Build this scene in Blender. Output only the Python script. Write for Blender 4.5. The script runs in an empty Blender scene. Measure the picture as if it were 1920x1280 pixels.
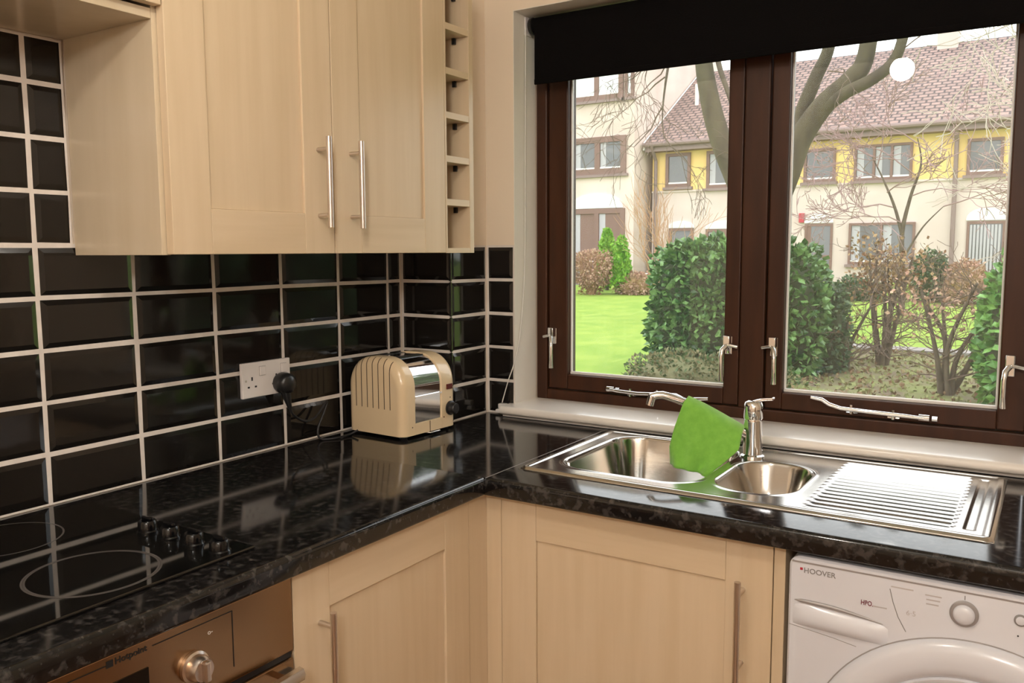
import bpy, bmesh, math, random
import numpy as np
from mathutils import Vector, Matrix
random.seed(7)
rng = np.random.default_rng(7)
sc = bpy.context.scene
COL = sc.collection

# ------------------------------------------------------------------ camera
cam_d = bpy.data.cameras.new('camera'); cam = bpy.data.objects.new('camera', cam_d); COL.objects.link(cam)
yaw, pit, rol = 0.5684, 0.1060, -0.0048
F_ = Vector((-math.sin(yaw)*math.cos(pit), math.cos(yaw)*math.cos(pit), -math.sin(pit)))
R_ = Vector((math.cos(yaw), math.sin(yaw), 0)); U_ = R_.cross(F_)
R2 = R_*math.cos(rol)+U_*math.sin(rol); U2 = -R_*math.sin(rol)+U_*math.cos(rol)
cam.matrix_world = Matrix(((R2.x, U2.x, -F_.x, 1.6617), (R2.y, U2.y, -F_.y, -0.8967), (R2.z, U2.z, -F_.z, 1.3996), (0, 0, 0, 1)))
cam_d.sensor_width = 36; cam_d.lens = 1594.37/1920*36; cam_d.clip_start = .02; cam_d.clip_end = 300
sc.camera = cam
# ------------------------------------------------------------------ world: even overcast sky
w = bpy.data.worlds.new('overcast_sky'); sc.world = w; w.use_nodes = True
bg = w.node_tree.nodes['Background']; bg.inputs[0].default_value = (.97, .98, 1, 1); bg.inputs[1].default_value = 3.3
LAMP = 175.0           # radiance of the pendant globe
SPOT = 120.0          # radiance of the unseen globe added behind the camera for even fill
sc.view_settings.view_transform = 'Standard'; sc.view_settings.look = 'None'
sc.view_settings.gamma = 1; sc.view_settings.exposure = 0.0; sc.view_settings.use_curve_mapping = False

# ------------------------------------------------------------------ materials
def nodes(m):
    m.use_nodes = True; return m.node_tree.nodes, m.node_tree.links
def pmat(name, col, rough=.5, metal=0, spec=.5, coat=0, coatr=.03, var=None, scale=(1, 1, 1), nscale=8, ndetail=4, bump=0, bscale=60, bstretch=(1, 1, 1), rvar=0, island=0, sheen=0, trans=0, aniso=0, emit=None, estr=0):
    """principled material; var = second colour mixed in by a stretched noise, bump = fine relief"""
    m = bpy.data.materials.new(name); n, l = nodes(m); b = n['Principled BSDF']
    b.inputs['Base Color'].default_value = (*col, 1); b.inputs['Roughness'].default_value = rough
    b.inputs['Metallic'].default_value = metal; b.inputs['Specular IOR Level'].default_value = spec
    b.inputs['Coat Weight'].default_value = coat; b.inputs['Coat Roughness'].default_value = coatr
    b.inputs['Anisotropic'].default_value = aniso
    if sheen: b.inputs['Sheen Weight'].default_value = sheen
    if trans: b.inputs['Transmission Weight'].default_value = trans
    if emit: b.inputs['Emission Color'].default_value = (*emit, 1); b.inputs['Emission Strength'].default_value = estr
    tc = n.new('ShaderNodeTexCoord')
    def noise(sc_, st, det):
        mp = n.new('ShaderNodeMapping'); mp.inputs['Scale'].default_value = st
        l.new(tc.outputs['Object'], mp.inputs[0])
        t = n.new('ShaderNodeTexNoise'); t.inputs['Scale'].default_value = sc_; t.inputs['Detail'].default_value = det
        l.new(mp.outputs[0], t.inputs['Vector']); return t
    if var:
        t = noise(nscale, scale, ndetail)
        r = n.new('ShaderNodeValToRGB'); r.color_ramp.elements[0].position = .35; r.color_ramp.elements[1].position = .65
        r.color_ramp.elements[0].color = (*col, 1); r.color_ramp.elements[1].color = (*var, 1)
        if island:
            g = n.new('ShaderNodeNewGeometry'); mx = n.new('ShaderNodeMath'); mx.operation = 'MULTIPLY_ADD'
            mx.inputs[1].default_value = island; l.new(g.outputs['Random Per Island'], mx.inputs[0])
            ad = n.new('ShaderNodeMath'); ad.operation = 'MULTIPLY_ADD'; ad.inputs[1].default_value = 1-island; ad.inputs[2].default_value = 0
            l.new(t.outputs[0], ad.inputs[0]); l.new(ad.outputs[0], mx.inputs[2]); l.new(mx.outputs[0], r.inputs[0])
        else: l.new(t.outputs[0], r.inputs[0])
        l.new(r.outputs[0], b.inputs['Base Color'])
    if bump:
        t = noise(bscale, bstretch, 3)
        bp = n.new('ShaderNodeBump'); bp.inputs['Strength'].default_value = bump; bp.inputs['Distance'].default_value = .01
        l.new(t.outputs[0], bp.inputs['Height']); l.new(bp.outputs[0], b.inputs['Normal'])
        if coat: l.new(bp.outputs[0], b.inputs['Coat Normal'])
    return m
M = {}
M['maple'] = pmat('maple', (.66, .525, .365), .38, var=(.615, .48, .32), scale=(9, 9, .55), nscale=4, ndetail=6, coat=.15, coatr=.25)
M['maple_x'] = pmat('maple_rail', (.66, .525, .365), .38, var=(.615, .48, .32), scale=(.55, .55, 9), nscale=4, ndetail=6, coat=.15, coatr=.25)
M['melamine'] = pmat('melamine_maple', (.61, .51, .37), .3, var=(.56, .46, .32), scale=(5, 5, .5), nscale=4, ndetail=5, coat=.3, coatr=.12)
M['tile'] = pmat('black_glazed_ceramic', (.010, .0085, .0075), .07, spec=.42, bump=.035, bscale=9)
M['grout'] = pmat('pale_grout', (.76, .70, .65), .8, var=(.68, .62, .57), nscale=30, bump=.1, bscale=200)
M['wall'] = pmat('peach_cream_paint', (.80, .68, .545), .6, bump=.03, bscale=120)
M['reveal'] = pmat('white_paint', (.80, .76, .69), .5, bump=.03, bscale=120)
M['ceil'] = pmat('ceiling_paint', (.85, .82, .76), .8)
M['floor'] = pmat('oak_floor', (.23, .12, .055), .35, var=(.18, .085, .035), scale=(1, 8, 1), nscale=3)
M['doorwood'] = pmat('brown_door_wood', (.20, .095, .04), .4, var=(.15, .065, .026), scale=(8, 8, .6), nscale=3)
M['steel'] = pmat('brushed_steel', (.62, .58, .53), .24, 1, aniso=.5, bump=.02, bscale=300, bstretch=(1, .02, 1))
M['sink'] = pmat('sink_steel', (.54, .525, .50), .16, 1, bump=.012, bscale=250, bstretch=(.05, 1, 1))
M['oven'] = pmat('oven_steel_reflected_brown', (.36, .235, .135), .2, 1, aniso=.4)  # warm brown reflections of units and floor put into the steel colour
M['chrome'] = pmat('chrome', (.82, .82, .83), .06, 1)
M['satin'] = pmat('satin_nickel', (.66, .60, .56), .28, 1)
M['frame'] = pmat('brown_stained_wood', (.054, .0175, .0065), .45, spec=.3, var=(.036, .0115, .0045), scale=(6, 6, .7), nscale=5, bump=.03, bscale=90, bstretch=(6, 6, .6))
M['black'] = pmat('black_plastic', (.012, .012, .013), .3)
M['rubber'] = pmat('black_rubber', (.012, .012, .014), .5)
M['blind'] = pmat('black_blind_fabric', (.0040, .0034, .0036), .9, spec=.08, bump=.1, bscale=400)
M['knobblack'] = pmat('black_gloss_knob', (.003, .003, .0035), .15, spec=.35)
M['glassblack'] = pmat('black_ceramic_glass', (.004, .004, .004), .04, spec=.55)
M['ring'] = pmat('printed_ring_grey', (.075, .066, .062), .3)
M['white'] = pmat('white_plastic', (.78, .74, .72), .35)
M['enamel'] = pmat('white_enamel', (.67, .68, .735), .22, coat=.3, coatr=.08)
M['greyline'] = pmat('grey_seam', (.25, .24, .24), .5)
M['lightgrey'] = pmat('grey_print', (.48, .45, .46), .5)
M['silver'] = pmat('silver_plastic', (.36, .34, .34), .35, .3)
M['red'] = pmat('red_print', (.45, .03, .05), .4)
M['darkred'] = pmat('dark_red_print', (.16, .02, .04), .4)
M['rocker'] = pmat('dark_red_switch', (.10, .012, .008), .25)
M['cream'] = pmat('cream_enamel', (.75, .585, .375), .22, coat=.4, coatr=.06)
M['vent'] = pmat('dark_vent_slot', (.09, .055, .03), .6)
M['cloth'] = pmat('green_microfibre', (.19, .48, .055), .9, var=(.23, .55, .07), nscale=60, sheen=.5, bump=.25, bscale=500)
M['drumglass'] = pmat('dark_door_glass', (.02, .008, .01), .06)
M['sill'] = pmat('white_gloss_paint', (.80, .755, .71), .25, coat=.3, coatr=.1)
M['bead'] = pmat('bead_reflected_white', (.80, .78, .76), .3)  # bright sky reflection along the glass edge put into the white
M['cordm'] = pmat('white_cord', (.75, .72, .68), .6)
# exterior
M['lawn'] = pmat('lawn_green', (.17, .29, .022), .9, var=(.25, .35, .04), nscale=2.2, ndetail=9, bump=.5, bscale=40)
M['soil'] = pmat('soil_and_litter', (.17, .125, .085), .95, var=(.20, .23, .07), nscale=3.0, ndetail=9, bump=.8, bscale=14)
M['paving'] = pmat('grey_paving', (.32, .29, .28), .9, var=(.24, .22, .21), nscale=9)
M['render_beige'] = pmat('beige_render', (.65, .54, .50), .9, var=(.58, .47, .43), nscale=1.2, ndetail=7)
M['render_stain'] = pmat('beige_render_stained', (.70, .57, .51), .9, var=(.56, .44, .39), nscale=.9, ndetail=8)
M['yellow'] = pmat('yellow_render', (.80, .57, .23), .85, var=(.75, .51, .19), nscale=1.5)
M['white_render'] = pmat('white_render', (.80, .77, .74), .8)
M['brownframe'] = pmat('brown_window_wood', (.19, .105, .085), .6)
M['pane'] = pmat('window_pane', (.10, .10, .105), .08, spec=.8)
M['curtain'] = pmat('white_curtain', (.42, .40, .43), .8)
M['skypane'] = pmat('painted_sky_pane', (.80, .80, .82), .3)  # sky reflection painted into the pane colour
M['pipe'] = pmat('brown_drainpipe', (.23, .16, .15), .6)
M['bark'] = pmat('grey_green_bark', (.052, .038, .024), .9, var=(.095, .076, .042), nscale=5, ndetail=8, scale=(1, 1, .4), bump=.6, bscale=14)
M['barkdark'] = pmat('dark_bark', (.065, .045, .033), .9, var=(.12, .092, .062), nscale=9, bump=.5, bscale=30)
M['twig'] = pmat('brown_twig', (.14, .095, .07), .9)
M['twigpink'] = pmat('pinkish_twig', (.30, .19, .19), .9)
M['twigpale'] = pmat('pale_twig', (.46, .40, .33), .9)
M['twigorange'] = pmat('orange_twig', (.42, .24, .14), .9)
def leafmat(name, a, b, rough=.35, island=.75):
    m = pmat(name, a, rough, var=b, nscale=3, island=island); return m
M['leaf'] = leafmat('glossy_laurel_leaf', (.030, .095, .020), (.14, .27, .075), .3)
M['leaf2'] = leafmat('bright_green_leaf', (.05, .17, .025), (.16, .34, .07), .4)
M['leafdark'] = leafmat('dark_green_leaf', (.03, .07, .03), (.09, .15, .06), .5)
M['leafbrown'] = leafmat('dry_brown_leaf', (.22, .11, .05), (.34, .23, .10), .7)
M['leafpink'] = leafmat('pinkish_brown_leaf', (.36, .20, .14), (.45, .30, .20), .8)
M['conifer'] = leafmat('lime_conifer', (.13, .34, .02), (.26, .46, .05), .7)
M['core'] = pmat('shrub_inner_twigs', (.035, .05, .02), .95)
M['groundcover'] = leafmat('mottled_groundcover', (.07, .11, .035), (.20, .17, .08), .7)
# black speckled laminate worktop
def worktop_mat():
    m = bpy.data.materials.new('black_granite_laminate'); n, l = nodes(m); b = n['Principled BSDF']
    tc = n.new('ShaderNodeTexCoord')
    v = n.new('ShaderNodeTexNoise'); v.inputs['Scale'].default_value = 70; v.inputs['Detail'].default_value = 6; v.inputs['Distortion'].default_value = .3
    l.new(tc.outputs['Object'], v.inputs['Vector'])
    r = n.new('ShaderNodeValToRGB'); e = r.color_ramp.elements
    e[0].position = .48; e[0].color = (.006, .0055, .0055, 1); e[1].position = .66; e[1].color = (.045, .041, .038, 1)
    x = e.new(.57); x.color = (.018, .016, .016, 1)
    l.new(v.outputs[0], r.inputs[0])
    v2 = n.new('ShaderNodeTexVoronoi'); v2.inputs['Scale'].default_value = 95; l.new(tc.outputs['Object'], v2.inputs['Vector'])
    r2 = n.new('ShaderNodeValToRGB'); r2.color_ramp.elements[0].position = .10; r2.color_ramp.elements[0].color = (.35, .35, .35, 1); r2.color_ramp.elements[1].position = .22; r2.color_ramp.elements[1].color = (0, 0, 0, 1)
    l.new(v2.outputs['Distance'], r2.inputs[0])
    mx = n.new('ShaderNodeMix'); mx.data_type = 'RGBA'; l.new(r2.outputs[0], mx.inputs[0]); l.new(r.outputs[0], mx.inputs[6]); mx.inputs[7].default_value = (.06, .054, .05, 1)
    l.new(mx.outputs[2], b.inputs['Base Color']); b.inputs['Roughness'].default_value = .09; b.inputs['Specular IOR Level'].default_value = .5
    return m
M['worktop'] = worktop_mat()
def glass_mat():
    m = bpy.data.materials.new('window_glass'); n, l = nodes(m); n.remove(n['Principled BSDF']); out = n['Material Output']
    t = n.new('ShaderNodeBsdfTransparent'); t.inputs[0].default_value = (.97, .98, .97, 1)
    g = n.new('ShaderNodeBsdfGlossy'); g.inputs['Roughness'].default_value = 0.0
    lw = n.new('ShaderNodeLayerWeight'); lw.inputs[0].default_value = .5
    p = n.new('ShaderNodeMath'); p.operation = 'POWER'; p.inputs[1].default_value = 5; l.new(lw.outputs['Facing'], p.inputs[0])
    a = n.new('ShaderNodeMath'); a.operation = 'MULTIPLY_ADD'; a.inputs[1].default_value = .8; a.inputs[2].default_value = .035; l.new(p.outputs[0], a.inputs[0])
    mx = n.new('ShaderNodeMixShader'); l.new(a.outputs[0], mx.inputs[0]); l.new(t.outputs[0], mx.inputs[1]); l.new(g.outputs[0], mx.inputs[2])
    d = n.new('ShaderNodeBsdfTranslucent'); d.inputs[0].default_value = (.95, .95, .95, 1)   # dust film on the panes, also standing in for veiling glare
    m2 = n.new('ShaderNodeMixShader'); m2.inputs[0].default_value = .015; l.new(mx.outputs[0], m2.inputs[1]); l.new(d.outputs[0], m2.inputs[2])
    l.new(m2.outputs[0], out.inputs[0]); return m
M['glass'] = glass_mat()
def roof_mat():
    m = bpy.data.materials.new('brown_roof_tiles'); n, l = nodes(m); b = n['Principled BSDF']
    tc = n.new('ShaderNodeTexCoord'); mp = n.new('ShaderNodeMapping'); l.new(tc.outputs['UV'], mp.inputs[0])
    br = n.new('ShaderNodeTexBrick'); br.inputs['Scale'].default_value = 1; br.inputs['Brick Width'].default_value = .27; br.inputs['Row Height'].default_value = .21
    br.inputs['Mortar Size'].default_value = .030; br.inputs['Color1'].default_value = (.34, .225, .195, 1); br.inputs['Color2'].default_value = (.24, .16, .14, 1); br.inputs['Mortar'].default_value = (.07, .05, .05, 1)
    l.new(mp.outputs[0], br.inputs['Vector']); l.new(br.outputs[0], b.inputs['Base Color']); b.inputs['Roughness'].default_value = .8
    return m
M['roof'] = roof_mat()
def emat(name, col, s):
    m = bpy.data.materials.new(name); n, l = nodes(m); n.remove(n['Principled BSDF'])
    e = n.new('ShaderNodeEmission'); e.inputs[0].default_value = (*col, 1); e.inputs[1].default_value = s
    l.new(e.outputs[0], n['Material Output'].inputs[0]); return m
M['globe'] = emat('lit_globe', (1, .93, .82), LAMP)
M['fill_globe'] = emat('lit_fill_globe', (1, .97, .93), SPOT)

# ------------------------------------------------------------------ mesh helpers
class MB:
    def __init__(s): s.v = []; s.f = []
    def box(s, x0, x1, y0, y1, z0, z1):
        o = len(s.v)
        s.v += [(x0, y0, z0), (x1, y0, z0), (x1, y1, z0), (x0, y1, z0), (x0, y0, z1), (x1, y0, z1), (x1, y1, z1), (x0, y1, z1)]
        s.f += [tuple(o+i for i in q) for q in ((0, 3, 2, 1), (4, 5, 6, 7), (0, 1, 5, 4), (1, 2, 6, 5), (2, 3, 7, 6), (3, 0, 4, 7))]
        return s
    def tube(s, pts, r, seg=8, cap=True):
        pts = [Vector(p) for p in pts]; n = len(pts); rr = r if isinstance(r, (list, tuple)) else [r]*n
        t0 = (pts[1]-pts[0]).normalized(); a = Vector((0, 0, 1)) if abs(t0.z) < .9 else Vector((1, 0, 0))
        u = t0.cross(a).normalized(); o = len(s.v)
        for i, p in enumerate(pts):
            t = (pts[min(i+1, n-1)]-pts[max(i-1, 0)])
            t = t.normalized() if t.length > 1e-9 else t0
            u = (u-t*u.dot(t)).normalized(); w_ = t.cross(u)
            for k in range(seg):
                q = 2*math.pi*k/seg; c = p+(u*math.cos(q)+w_*math.sin(q))*rr[i]; s.v.append((c.x, c.y, c.z))
        for i in range(n-1):
            for k in range(seg):
                a_, b_ = o+i*seg+k, o+i*seg+(k+1) % seg
                s.f.append((a_, b_, b_+seg, a_+seg))
        if cap:
            s.f.append(tuple(o+k for k in range(seg))[::-1]); s.f.append(tuple(o+(n-1)*seg+k for k in range(seg)))
        return s
    def lathe(s, prof, c, axis='z', seg=32):
        """prof: (radius, offset along axis)"""
        o = len(s.v); n = len(prof)
        for r, h in prof:
            for k in range(seg):
                q = 2*math.pi*k/seg; a, b = r*math.cos(q), r*math.sin(q)
                p = {'z': (a, b, h), 'y': (a, h, b), 'x': (h, a, b), '-y': (a, -h, b)}[axis]
                s.v.append((c[0]+p[0], c[1]+p[1], c[2]+p[2]))
        for i in range(n-1):
            for k in range(seg):
                a_, b_ = o+i*seg+k, o+i*seg+(k+1) % seg
                s.f.append((a_, b_, b_+seg, a_+seg))
        s.f.append(tuple(o+k for k in range(seg))[::-1]); s.f.append(tuple(o+(n-1)*seg+k for k in range(seg)))
        return s
    def prism(s, poly, axis, a0, a1):
        """poly (p,q) extruded along axis: x->(y,z) y->(x,z) z->(x,y)"""
        o = len(s.v); n = len(poly)
        for a in (a0, a1):
            for p, q in poly: s.v.append({'x': (a, p, q), 'y': (p, a, q), 'z': (p, q, a)}[axis])
        for i in range(n):
            j = (i+1) % n; s.f.append((o+i, o+j, o+n+j, o+n+i))
        s.f.append(tuple(o+i for i in range(n))[::-1]); s.f.append(tuple(o+n+i for i in range(n)))
        return s
    def loft(s, secs, cap=True):
        o = len(s.v); n = len(secs[0])
        for q in secs: s.v += [tuple(p) for p in q]
        for i in range(len(secs)-1):
            for k in range(n):
                a_, b_ = o+i*n+k, o+i*n+(k+1) % n
                s.f.append((a_, b_, b_+n, a_+n))
        if cap:
            s.f.append(tuple(o+k for k in range(n))[::-1]); s.f.append(tuple(o+(len(secs)-1)*n+k for k in range(n)))
        return s
    def mesh(s, name, smooth=0, fix=True):
        me = bpy.data.meshes.new(name); me.from_pydata(s.v, [], s.f)
        if fix:
            bm = bmesh.new(); bm.from_mesh(me); bmesh.ops.recalc_face_normals(bm, faces=bm.faces); bm.to_mesh(me); bm.free()
        if smooth:
            me.polygons.foreach_set('use_smooth', [True]*len(me.polygons)); me.set_sharp_from_angle(angle=math.radians(smooth))
        return me
    def build(s, name, mat, parent=None, smooth=0, bevel=0, fix=True, kind=None):
        return obj(name, s.mesh(name, smooth, fix), mat, parent, bevel, kind)
def obj(name, me, mat, parent=None, bevel=0, kind=None):
    o = bpy.data.objects.new(name, me); COL.objects.link(o)
    if mat: me.materials.append(M[mat] if isinstance(mat, str) else mat)
    if parent is not None:
        o.parent = parent
        if parent.type == 'EMPTY' and parent.get('base') is not None: o.location = -Vector(parent['base'])
    if bevel:
        b = o.modifiers.new('edge', 'BEVEL'); b.width = bevel; b.segments = 2; b.limit_method = 'ANGLE'; b.angle_limit = .6
    if kind: o['kind'] = kind
    return o
def box(*a): return MB().box(*a)
def tag(o, label, cat, group=None, kind=None):
    o['label'] = label; o['category'] = cat
    if group: o['group'] = group
    if kind: o['kind'] = kind
    return o
def thing(name, base, label, cat, group=None):
    o = bpy.data.objects.new(name, None); COL.objects.link(o); o.location = base; o.empty_display_size = .1
    o['base'] = list(base); return tag(o, label, cat, group)
def struct(name, mb, mat, parent=None, bevel=0, smooth=0, label=None):
    o = mb.build(name, mat, parent, bevel=bevel, smooth=smooth); o['kind'] = 'structure'
    if label: o['label'] = label
    return o
def text(name, body, size, at, face, mat, parent, bold=0.0, sx=1):
    cu = bpy.data.curves.new(name, 'FONT'); cu.body = body; cu.size = size; cu.extrude = .0002; cu.offset = bold; cu.resolution_u = 3
    to = bpy.data.objects.new(name, cu); COL.objects.link(to); dg = bpy.context.evaluated_depsgraph_get()
    me = bpy.data.meshes.new_from_object(to.evaluated_get(dg)); bpy.data.objects.remove(to)
    X, Y, Z = {'-y': ((1, 0, 0), (0, 0, 1), (0, -1, 0)), '+x': ((0, 1, 0), (0, 0, 1), (1, 0, 0))}[face]
    mt = Matrix(((X[0]*sx, Y[0], Z[0], at[0]), (X[1]*sx, Y[1], Z[1], at[1]), (X[2]*sx, Y[2], Z[2], at[2]), (0, 0, 0, 1)))
    me.transform(mt); me.materials.clear(); return obj(name, me, mat, parent)
# boxes on a face: '+x' face -> u runs along y, n along +x ; '-y' face -> u runs along x, n along -y
def fb(mb, face, p0, u0, u1, z0, z1, n0, n1):
    if face == '+x': return mb.box(p0+n0, p0+n1, u0, u1, z0, z1)
    return mb.box(u0, u1, p0-n1, p0-n0, z0, z1)
def fp(face, p0, u, z, n): return (p0+n, u, z) if face == '+x' else (u, p0-n, z)

# ================================================================== ROOM SHELL
TW, TH = .2056, .103
YB, XB, YW = 1.087, .1855, 1.2727          # boxed corner and window wall (tile faces)
WX0, WX1, WZ0, WZ1 = .283, 1.668, .905, 2.098   # window opening
TT = .008
floor = struct('floor', box(-.15, 2.75, -2.75, 1.6, -.08, 0), 'floor', label='warm brown wooden kitchen floor')
ceiling = struct('ceiling', box(-.15, 2.75, -2.75, 1.6, 2.42, 2.5), 'ceil')
wl = struct('wall_left', box(-.15, -TT, -2.6, 1.56, 0, 2.42), 'wall', label='left kitchen wall clad in black bevelled tiles')
wr = struct('wall_right', box(2.6, 2.75, -2.6, 1.56, 0, 2.42), 'wall')
wb = struct('wall_back', box(-.15, 2.75, -2.75, -2.6, 0, 2.42), 'wall')
pw = YW+.004
m_ = MB(); m_.box(-TT, WX0, pw, 1.56, 0, 2.42); m_.box(WX1, 2.6, pw, 1.56, 0, 2.42)
m_.box(WX0, WX1, pw, 1.56, 0, WZ0); m_.box(WX0, WX1, pw, 1.56, WZ1, 2.42)
ww_ = struct('wall_window', m_, 'wall', label='cream window wall with a tiled corner')
m_ = MB(); e = .002
m_.box(WX0, WX0+e, pw-.001, 1.40, WZ0, WZ1); m_.box(WX1-e, WX1, pw-.001, 1.40, WZ0, WZ1); m_.box(WX0, WX1, pw-.001, 1.40, WZ1-e, WZ1)
rv = m_.build('reveal_lining', 'reveal', ww_)
wc = struct('wall_corner', box(-TT, XB-TT+.004, YB+.004, pw, 0, 2.42), 'wall', label='boxed-in wall corner clad in black tiles')
# grout beds and tiles
def tile_mesh(w_, h_, face, cache={}):
    k = (round(w_, 4), round(h_, 4), face)
    if k in cache: return cache[k]
    hw, hh, b, e0 = w_/2, h_/2, min(.013, w_*.3), .0035
    P = []
    for n_, ins in ((-TT, 0), (-TT+e0, 0), (0, b)):
        for su, sv in ((-1, -1), (1, -1), (1, 1), (-1, 1)):
            u, v = su*(hw-ins), sv*(hh-ins)
            P.append((n_, u, v) if face == '+x' else (u, -n_, v))
    Fc = [(3, 2, 1, 0), (8, 9, 10, 11)]
    for L in (0, 4):
        for i in range(4): Fc.append((L+i, L+(i+1) % 4, L+4+(i+1) % 4, L+4+i))
    me = bpy.data.meshes.new('tile'); me.from_pydata(P, [], Fc)
    bm = bmesh.new(); bm.from_mesh(me); bmesh.ops.recalc_face_normals(bm, faces=bm.faces); bm.to_mesh(me); bm.free()
    me.materials.append(M['tile']); cache[k] = me; return me
G = .0037
def tiles(face, p0, spans, rows, parent):
    for u0, u1 in spans:
        for z0, z1 in rows:
            w_, h_ = u1-u0-G, z1-z0-G
            if w_ < .008 or h_ < .008: continue
            o = bpy.data.objects.new('tile', tile_mesh(w_, h_, face)); COL.objects.link(o); o.parent = parent
            o.location = fp(face, p0, (u0+u1)/2, (z0+z1)/2, 0)
            o.rotation_euler = tuple(random.gauss(0, .0022) for _ in range(3))
cols = [(k*TW, (k+1)*TW) for k in range(-3, 5)]+[(5*TW, YB)]
rows5 = [(.9+j*TH, .9+(j+1)*TH) for j in range(5)]
rowsT = [(.9+j*TH, .9+(j+1)*TH) for j in range(5, 8)]+[(.9+8*TH, 1.812)]
gb = MB(); gb.box(-TT, -.0035, -.62, YB, .9, 1.418); gb.box(-TT, -.0035, -.62, .076, 1.418, 1.812); gb.build('grout', 'grout', wl)
tiles('+x', 0, cols, rows5, wl)
tiles('+x', 0, [c for c in cols if c[1] < .01]+[(0, .076)], rowsT, wl)
gb = MB(); gb.box(-.0035, XB-.0035, YB+.0035, YB+.006, .9, 1.417); gb.box(XB-.006, XB-.0035, YB+.0035, YW, .9, 1.417); gb.build('grout', 'grout', wc)
tiles('-y', YB, [(0, XB)], rows5, wc); tiles('+x', XB, [(YB, YW)], rows5, wc)
box(XB-.0035, WX0-.0005, YW+.0035, YW+.006, .9, 1.417).build('grout', 'grout', ww_)
tiles('-y', YW, [(XB, WX0)], rows5, ww_)
# brown door added on the right wall, out of view, for its reflections
d1 = thing('added_door', (2.6, -1.0, 0), 'unseen brown wooden door added in the right wall for reflections', 'door'); d1['kind'] = 'structure'
box(2.575, 2.599, -1.4, -.6, .005, 2.0).build('door_leaf', 'doorwood', d1, bevel=.003)
for y0, y1, z0, z1 in ((-1.48, -1.402, 0, 2.08), (-.598, -.52, 0, 2.08), (-1.4, -.6, 2.003, 2.08)): box(2.58, 2.599, y0, y1, z0, z1).build('door_casing', 'doorwood', d1)
MB().tube([(2.574, -.68, 1.0), (2.53, -.68, 1.0), (2.53, -.78, 1.0)], .009, 8).build('door_handle', 'satin', d1, smooth=50)

# ------------------------------------------------------------------ window
win = thing('window_1', (.975, 1.405, WZ0), 'dark brown wooden double casement window', 'window'); win['kind'] = 'structure'
FY = 1.405
def framebar(x0, x1, z0, z1, y0=FY, y1=FY+.075, nm='frame_member', par=None, bev=.004): return box(x0, x1, y0, y1, z0, z1).build(nm, 'frame', par or win, bevel=bev)
framebar(WX0+.002, .322, .932, 2.096); framebar(1.622, WX1-.002, .932, 2.096)
framebar(.322, 1.622, .932, .966); framebar(.322, 1.622, 2.058, 2.096); framebar(.935, 1.003, .966, 2.058)
def sash(x0, x1, g0, g1):
    s = bpy.data.objects.new('sash', None); COL.objects.link(s); s.parent = win; s['base'] = list(win['base']); s.location = (0, 0, 0)
    def part(nm, mb, mt, bev=0):
        o = mb.build(nm, mt, win, bevel=bev); o.parent = s; o.location = -Vector(win['base']); return o
    y0, y1 = FY+.006, FY+.062; z0, z1, gz0, gz1 = .969, 2.055, 1.015, 2.01
    part('stile', box(x0, g0, y0, y1, z0, z1), 'frame', .004); part('stile', box(g1, x1, y0, y1, z0, z1), 'frame', .004)
    part('rail', box(g0, g1, y0, y1, z0, gz0), 'frame', .003); part('rail', box(g0, g1, y0, y1, gz1, z1), 'frame', .003)
    part('glass_pane', box(g0+.001, g1-.001, FY+.034, FY+.038, gz0+.001, gz1-.001), 'glass')
    part('glazing_bead', box(g0+.0005, g1-.0005, FY+.0235, FY+.0335, gz0, gz0+.009), 'bead', .002)
    part('glazing_bead', box(g0+.0003, g0+.0055, FY+.026, FY+.0335, gz0+.009, gz1), 'bead', .001)
    part('glazing_bead', box(g1-.0055, g1-.0003, FY+.026, FY+.0335, gz0+.009, gz1), 'bead', .001)
    return s
sash(.325, .932, .392, .889); sash(1.006, 1.619, 1.052, 1.560)
def fastener(x, z, side):
    """cockspur casement fastener: keep plate, spur, lever hanging down"""
    fz = z
    o = MB().box(x-.010, x+.010, FY-.001, FY+.005, fz-.028, fz+.022).build('fastener_plate', 'chrome', win, bevel=.002)
    q = MB(); q.box(x-.009, x+.009, FY-.022, FY-.001, fz-.004, fz+.024)
    q.tube([(x+side*.030, FY-.012, fz-.006), (x+side*.012, FY-.014, fz-.002), (x, FY-.02, fz)], .0055, 8)
    q.build('fastener_spur', 'chrome', win, smooth=40, bevel=.0015)
    q = MB().tube([(x, FY-.016, fz-.002), (x-side*.008, FY-.030, fz-.014), (x-side*.010, FY-.034, fz-.034), (x-side*.010, FY-.033, fz-.075), (x-side*.009, FY-.031, fz-.100)], [.007, .0065, .006, .006, .0072], 10)
    q.build('fastener_lever', 'chrome', win, smooth=60)
fastener(.346, 1.138, -1); fastener(.905, 1.140, 1); fastener(1.030, 1.142, -1); fastener(1.582, 1.128, 1)
def stay(pts, pegs, mirror):
    r_ = [.0045]+[.0055]*(len(pts)-2)+[.004]
    MB().tube(pts, r_, 10).build('casement_stay', 'chrome', win, smooth=60)
    for x, z in pegs:
        q = MB().box(x-.014, x+.014, FY-.004, FY+.004, z-.011, z-.004); q.tube([(x, FY-.012, z-.012), (x, FY-.012, z+.012)], .004, 8); q.build('stay_peg', 'chrome', win, smooth=40)
    a = pts[0]
    q = MB(); q.tube([(a[0]-.012, FY-.006, a[2]), (a[0]+.012, FY-.006, a[2])], .009, 10); q.tube([(a[0]+.018, FY-.008, a[2]), (a[0]+.030, FY-.008, a[2])], .007, 8); q.build('stay_pivot', 'chrome', win, smooth=40)
stay([(1.405, FY-.014, .984), (1.36, FY-.016, .986), (1.26, FY-.017, .989), (1.21, FY-.018, .991), (1.182, FY-.024, 1.0), (1.165, FY-.030, 1.012), (1.138, FY-.034, 1.016)], [(1.335, .986), (1.235, .990)], 1)
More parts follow.
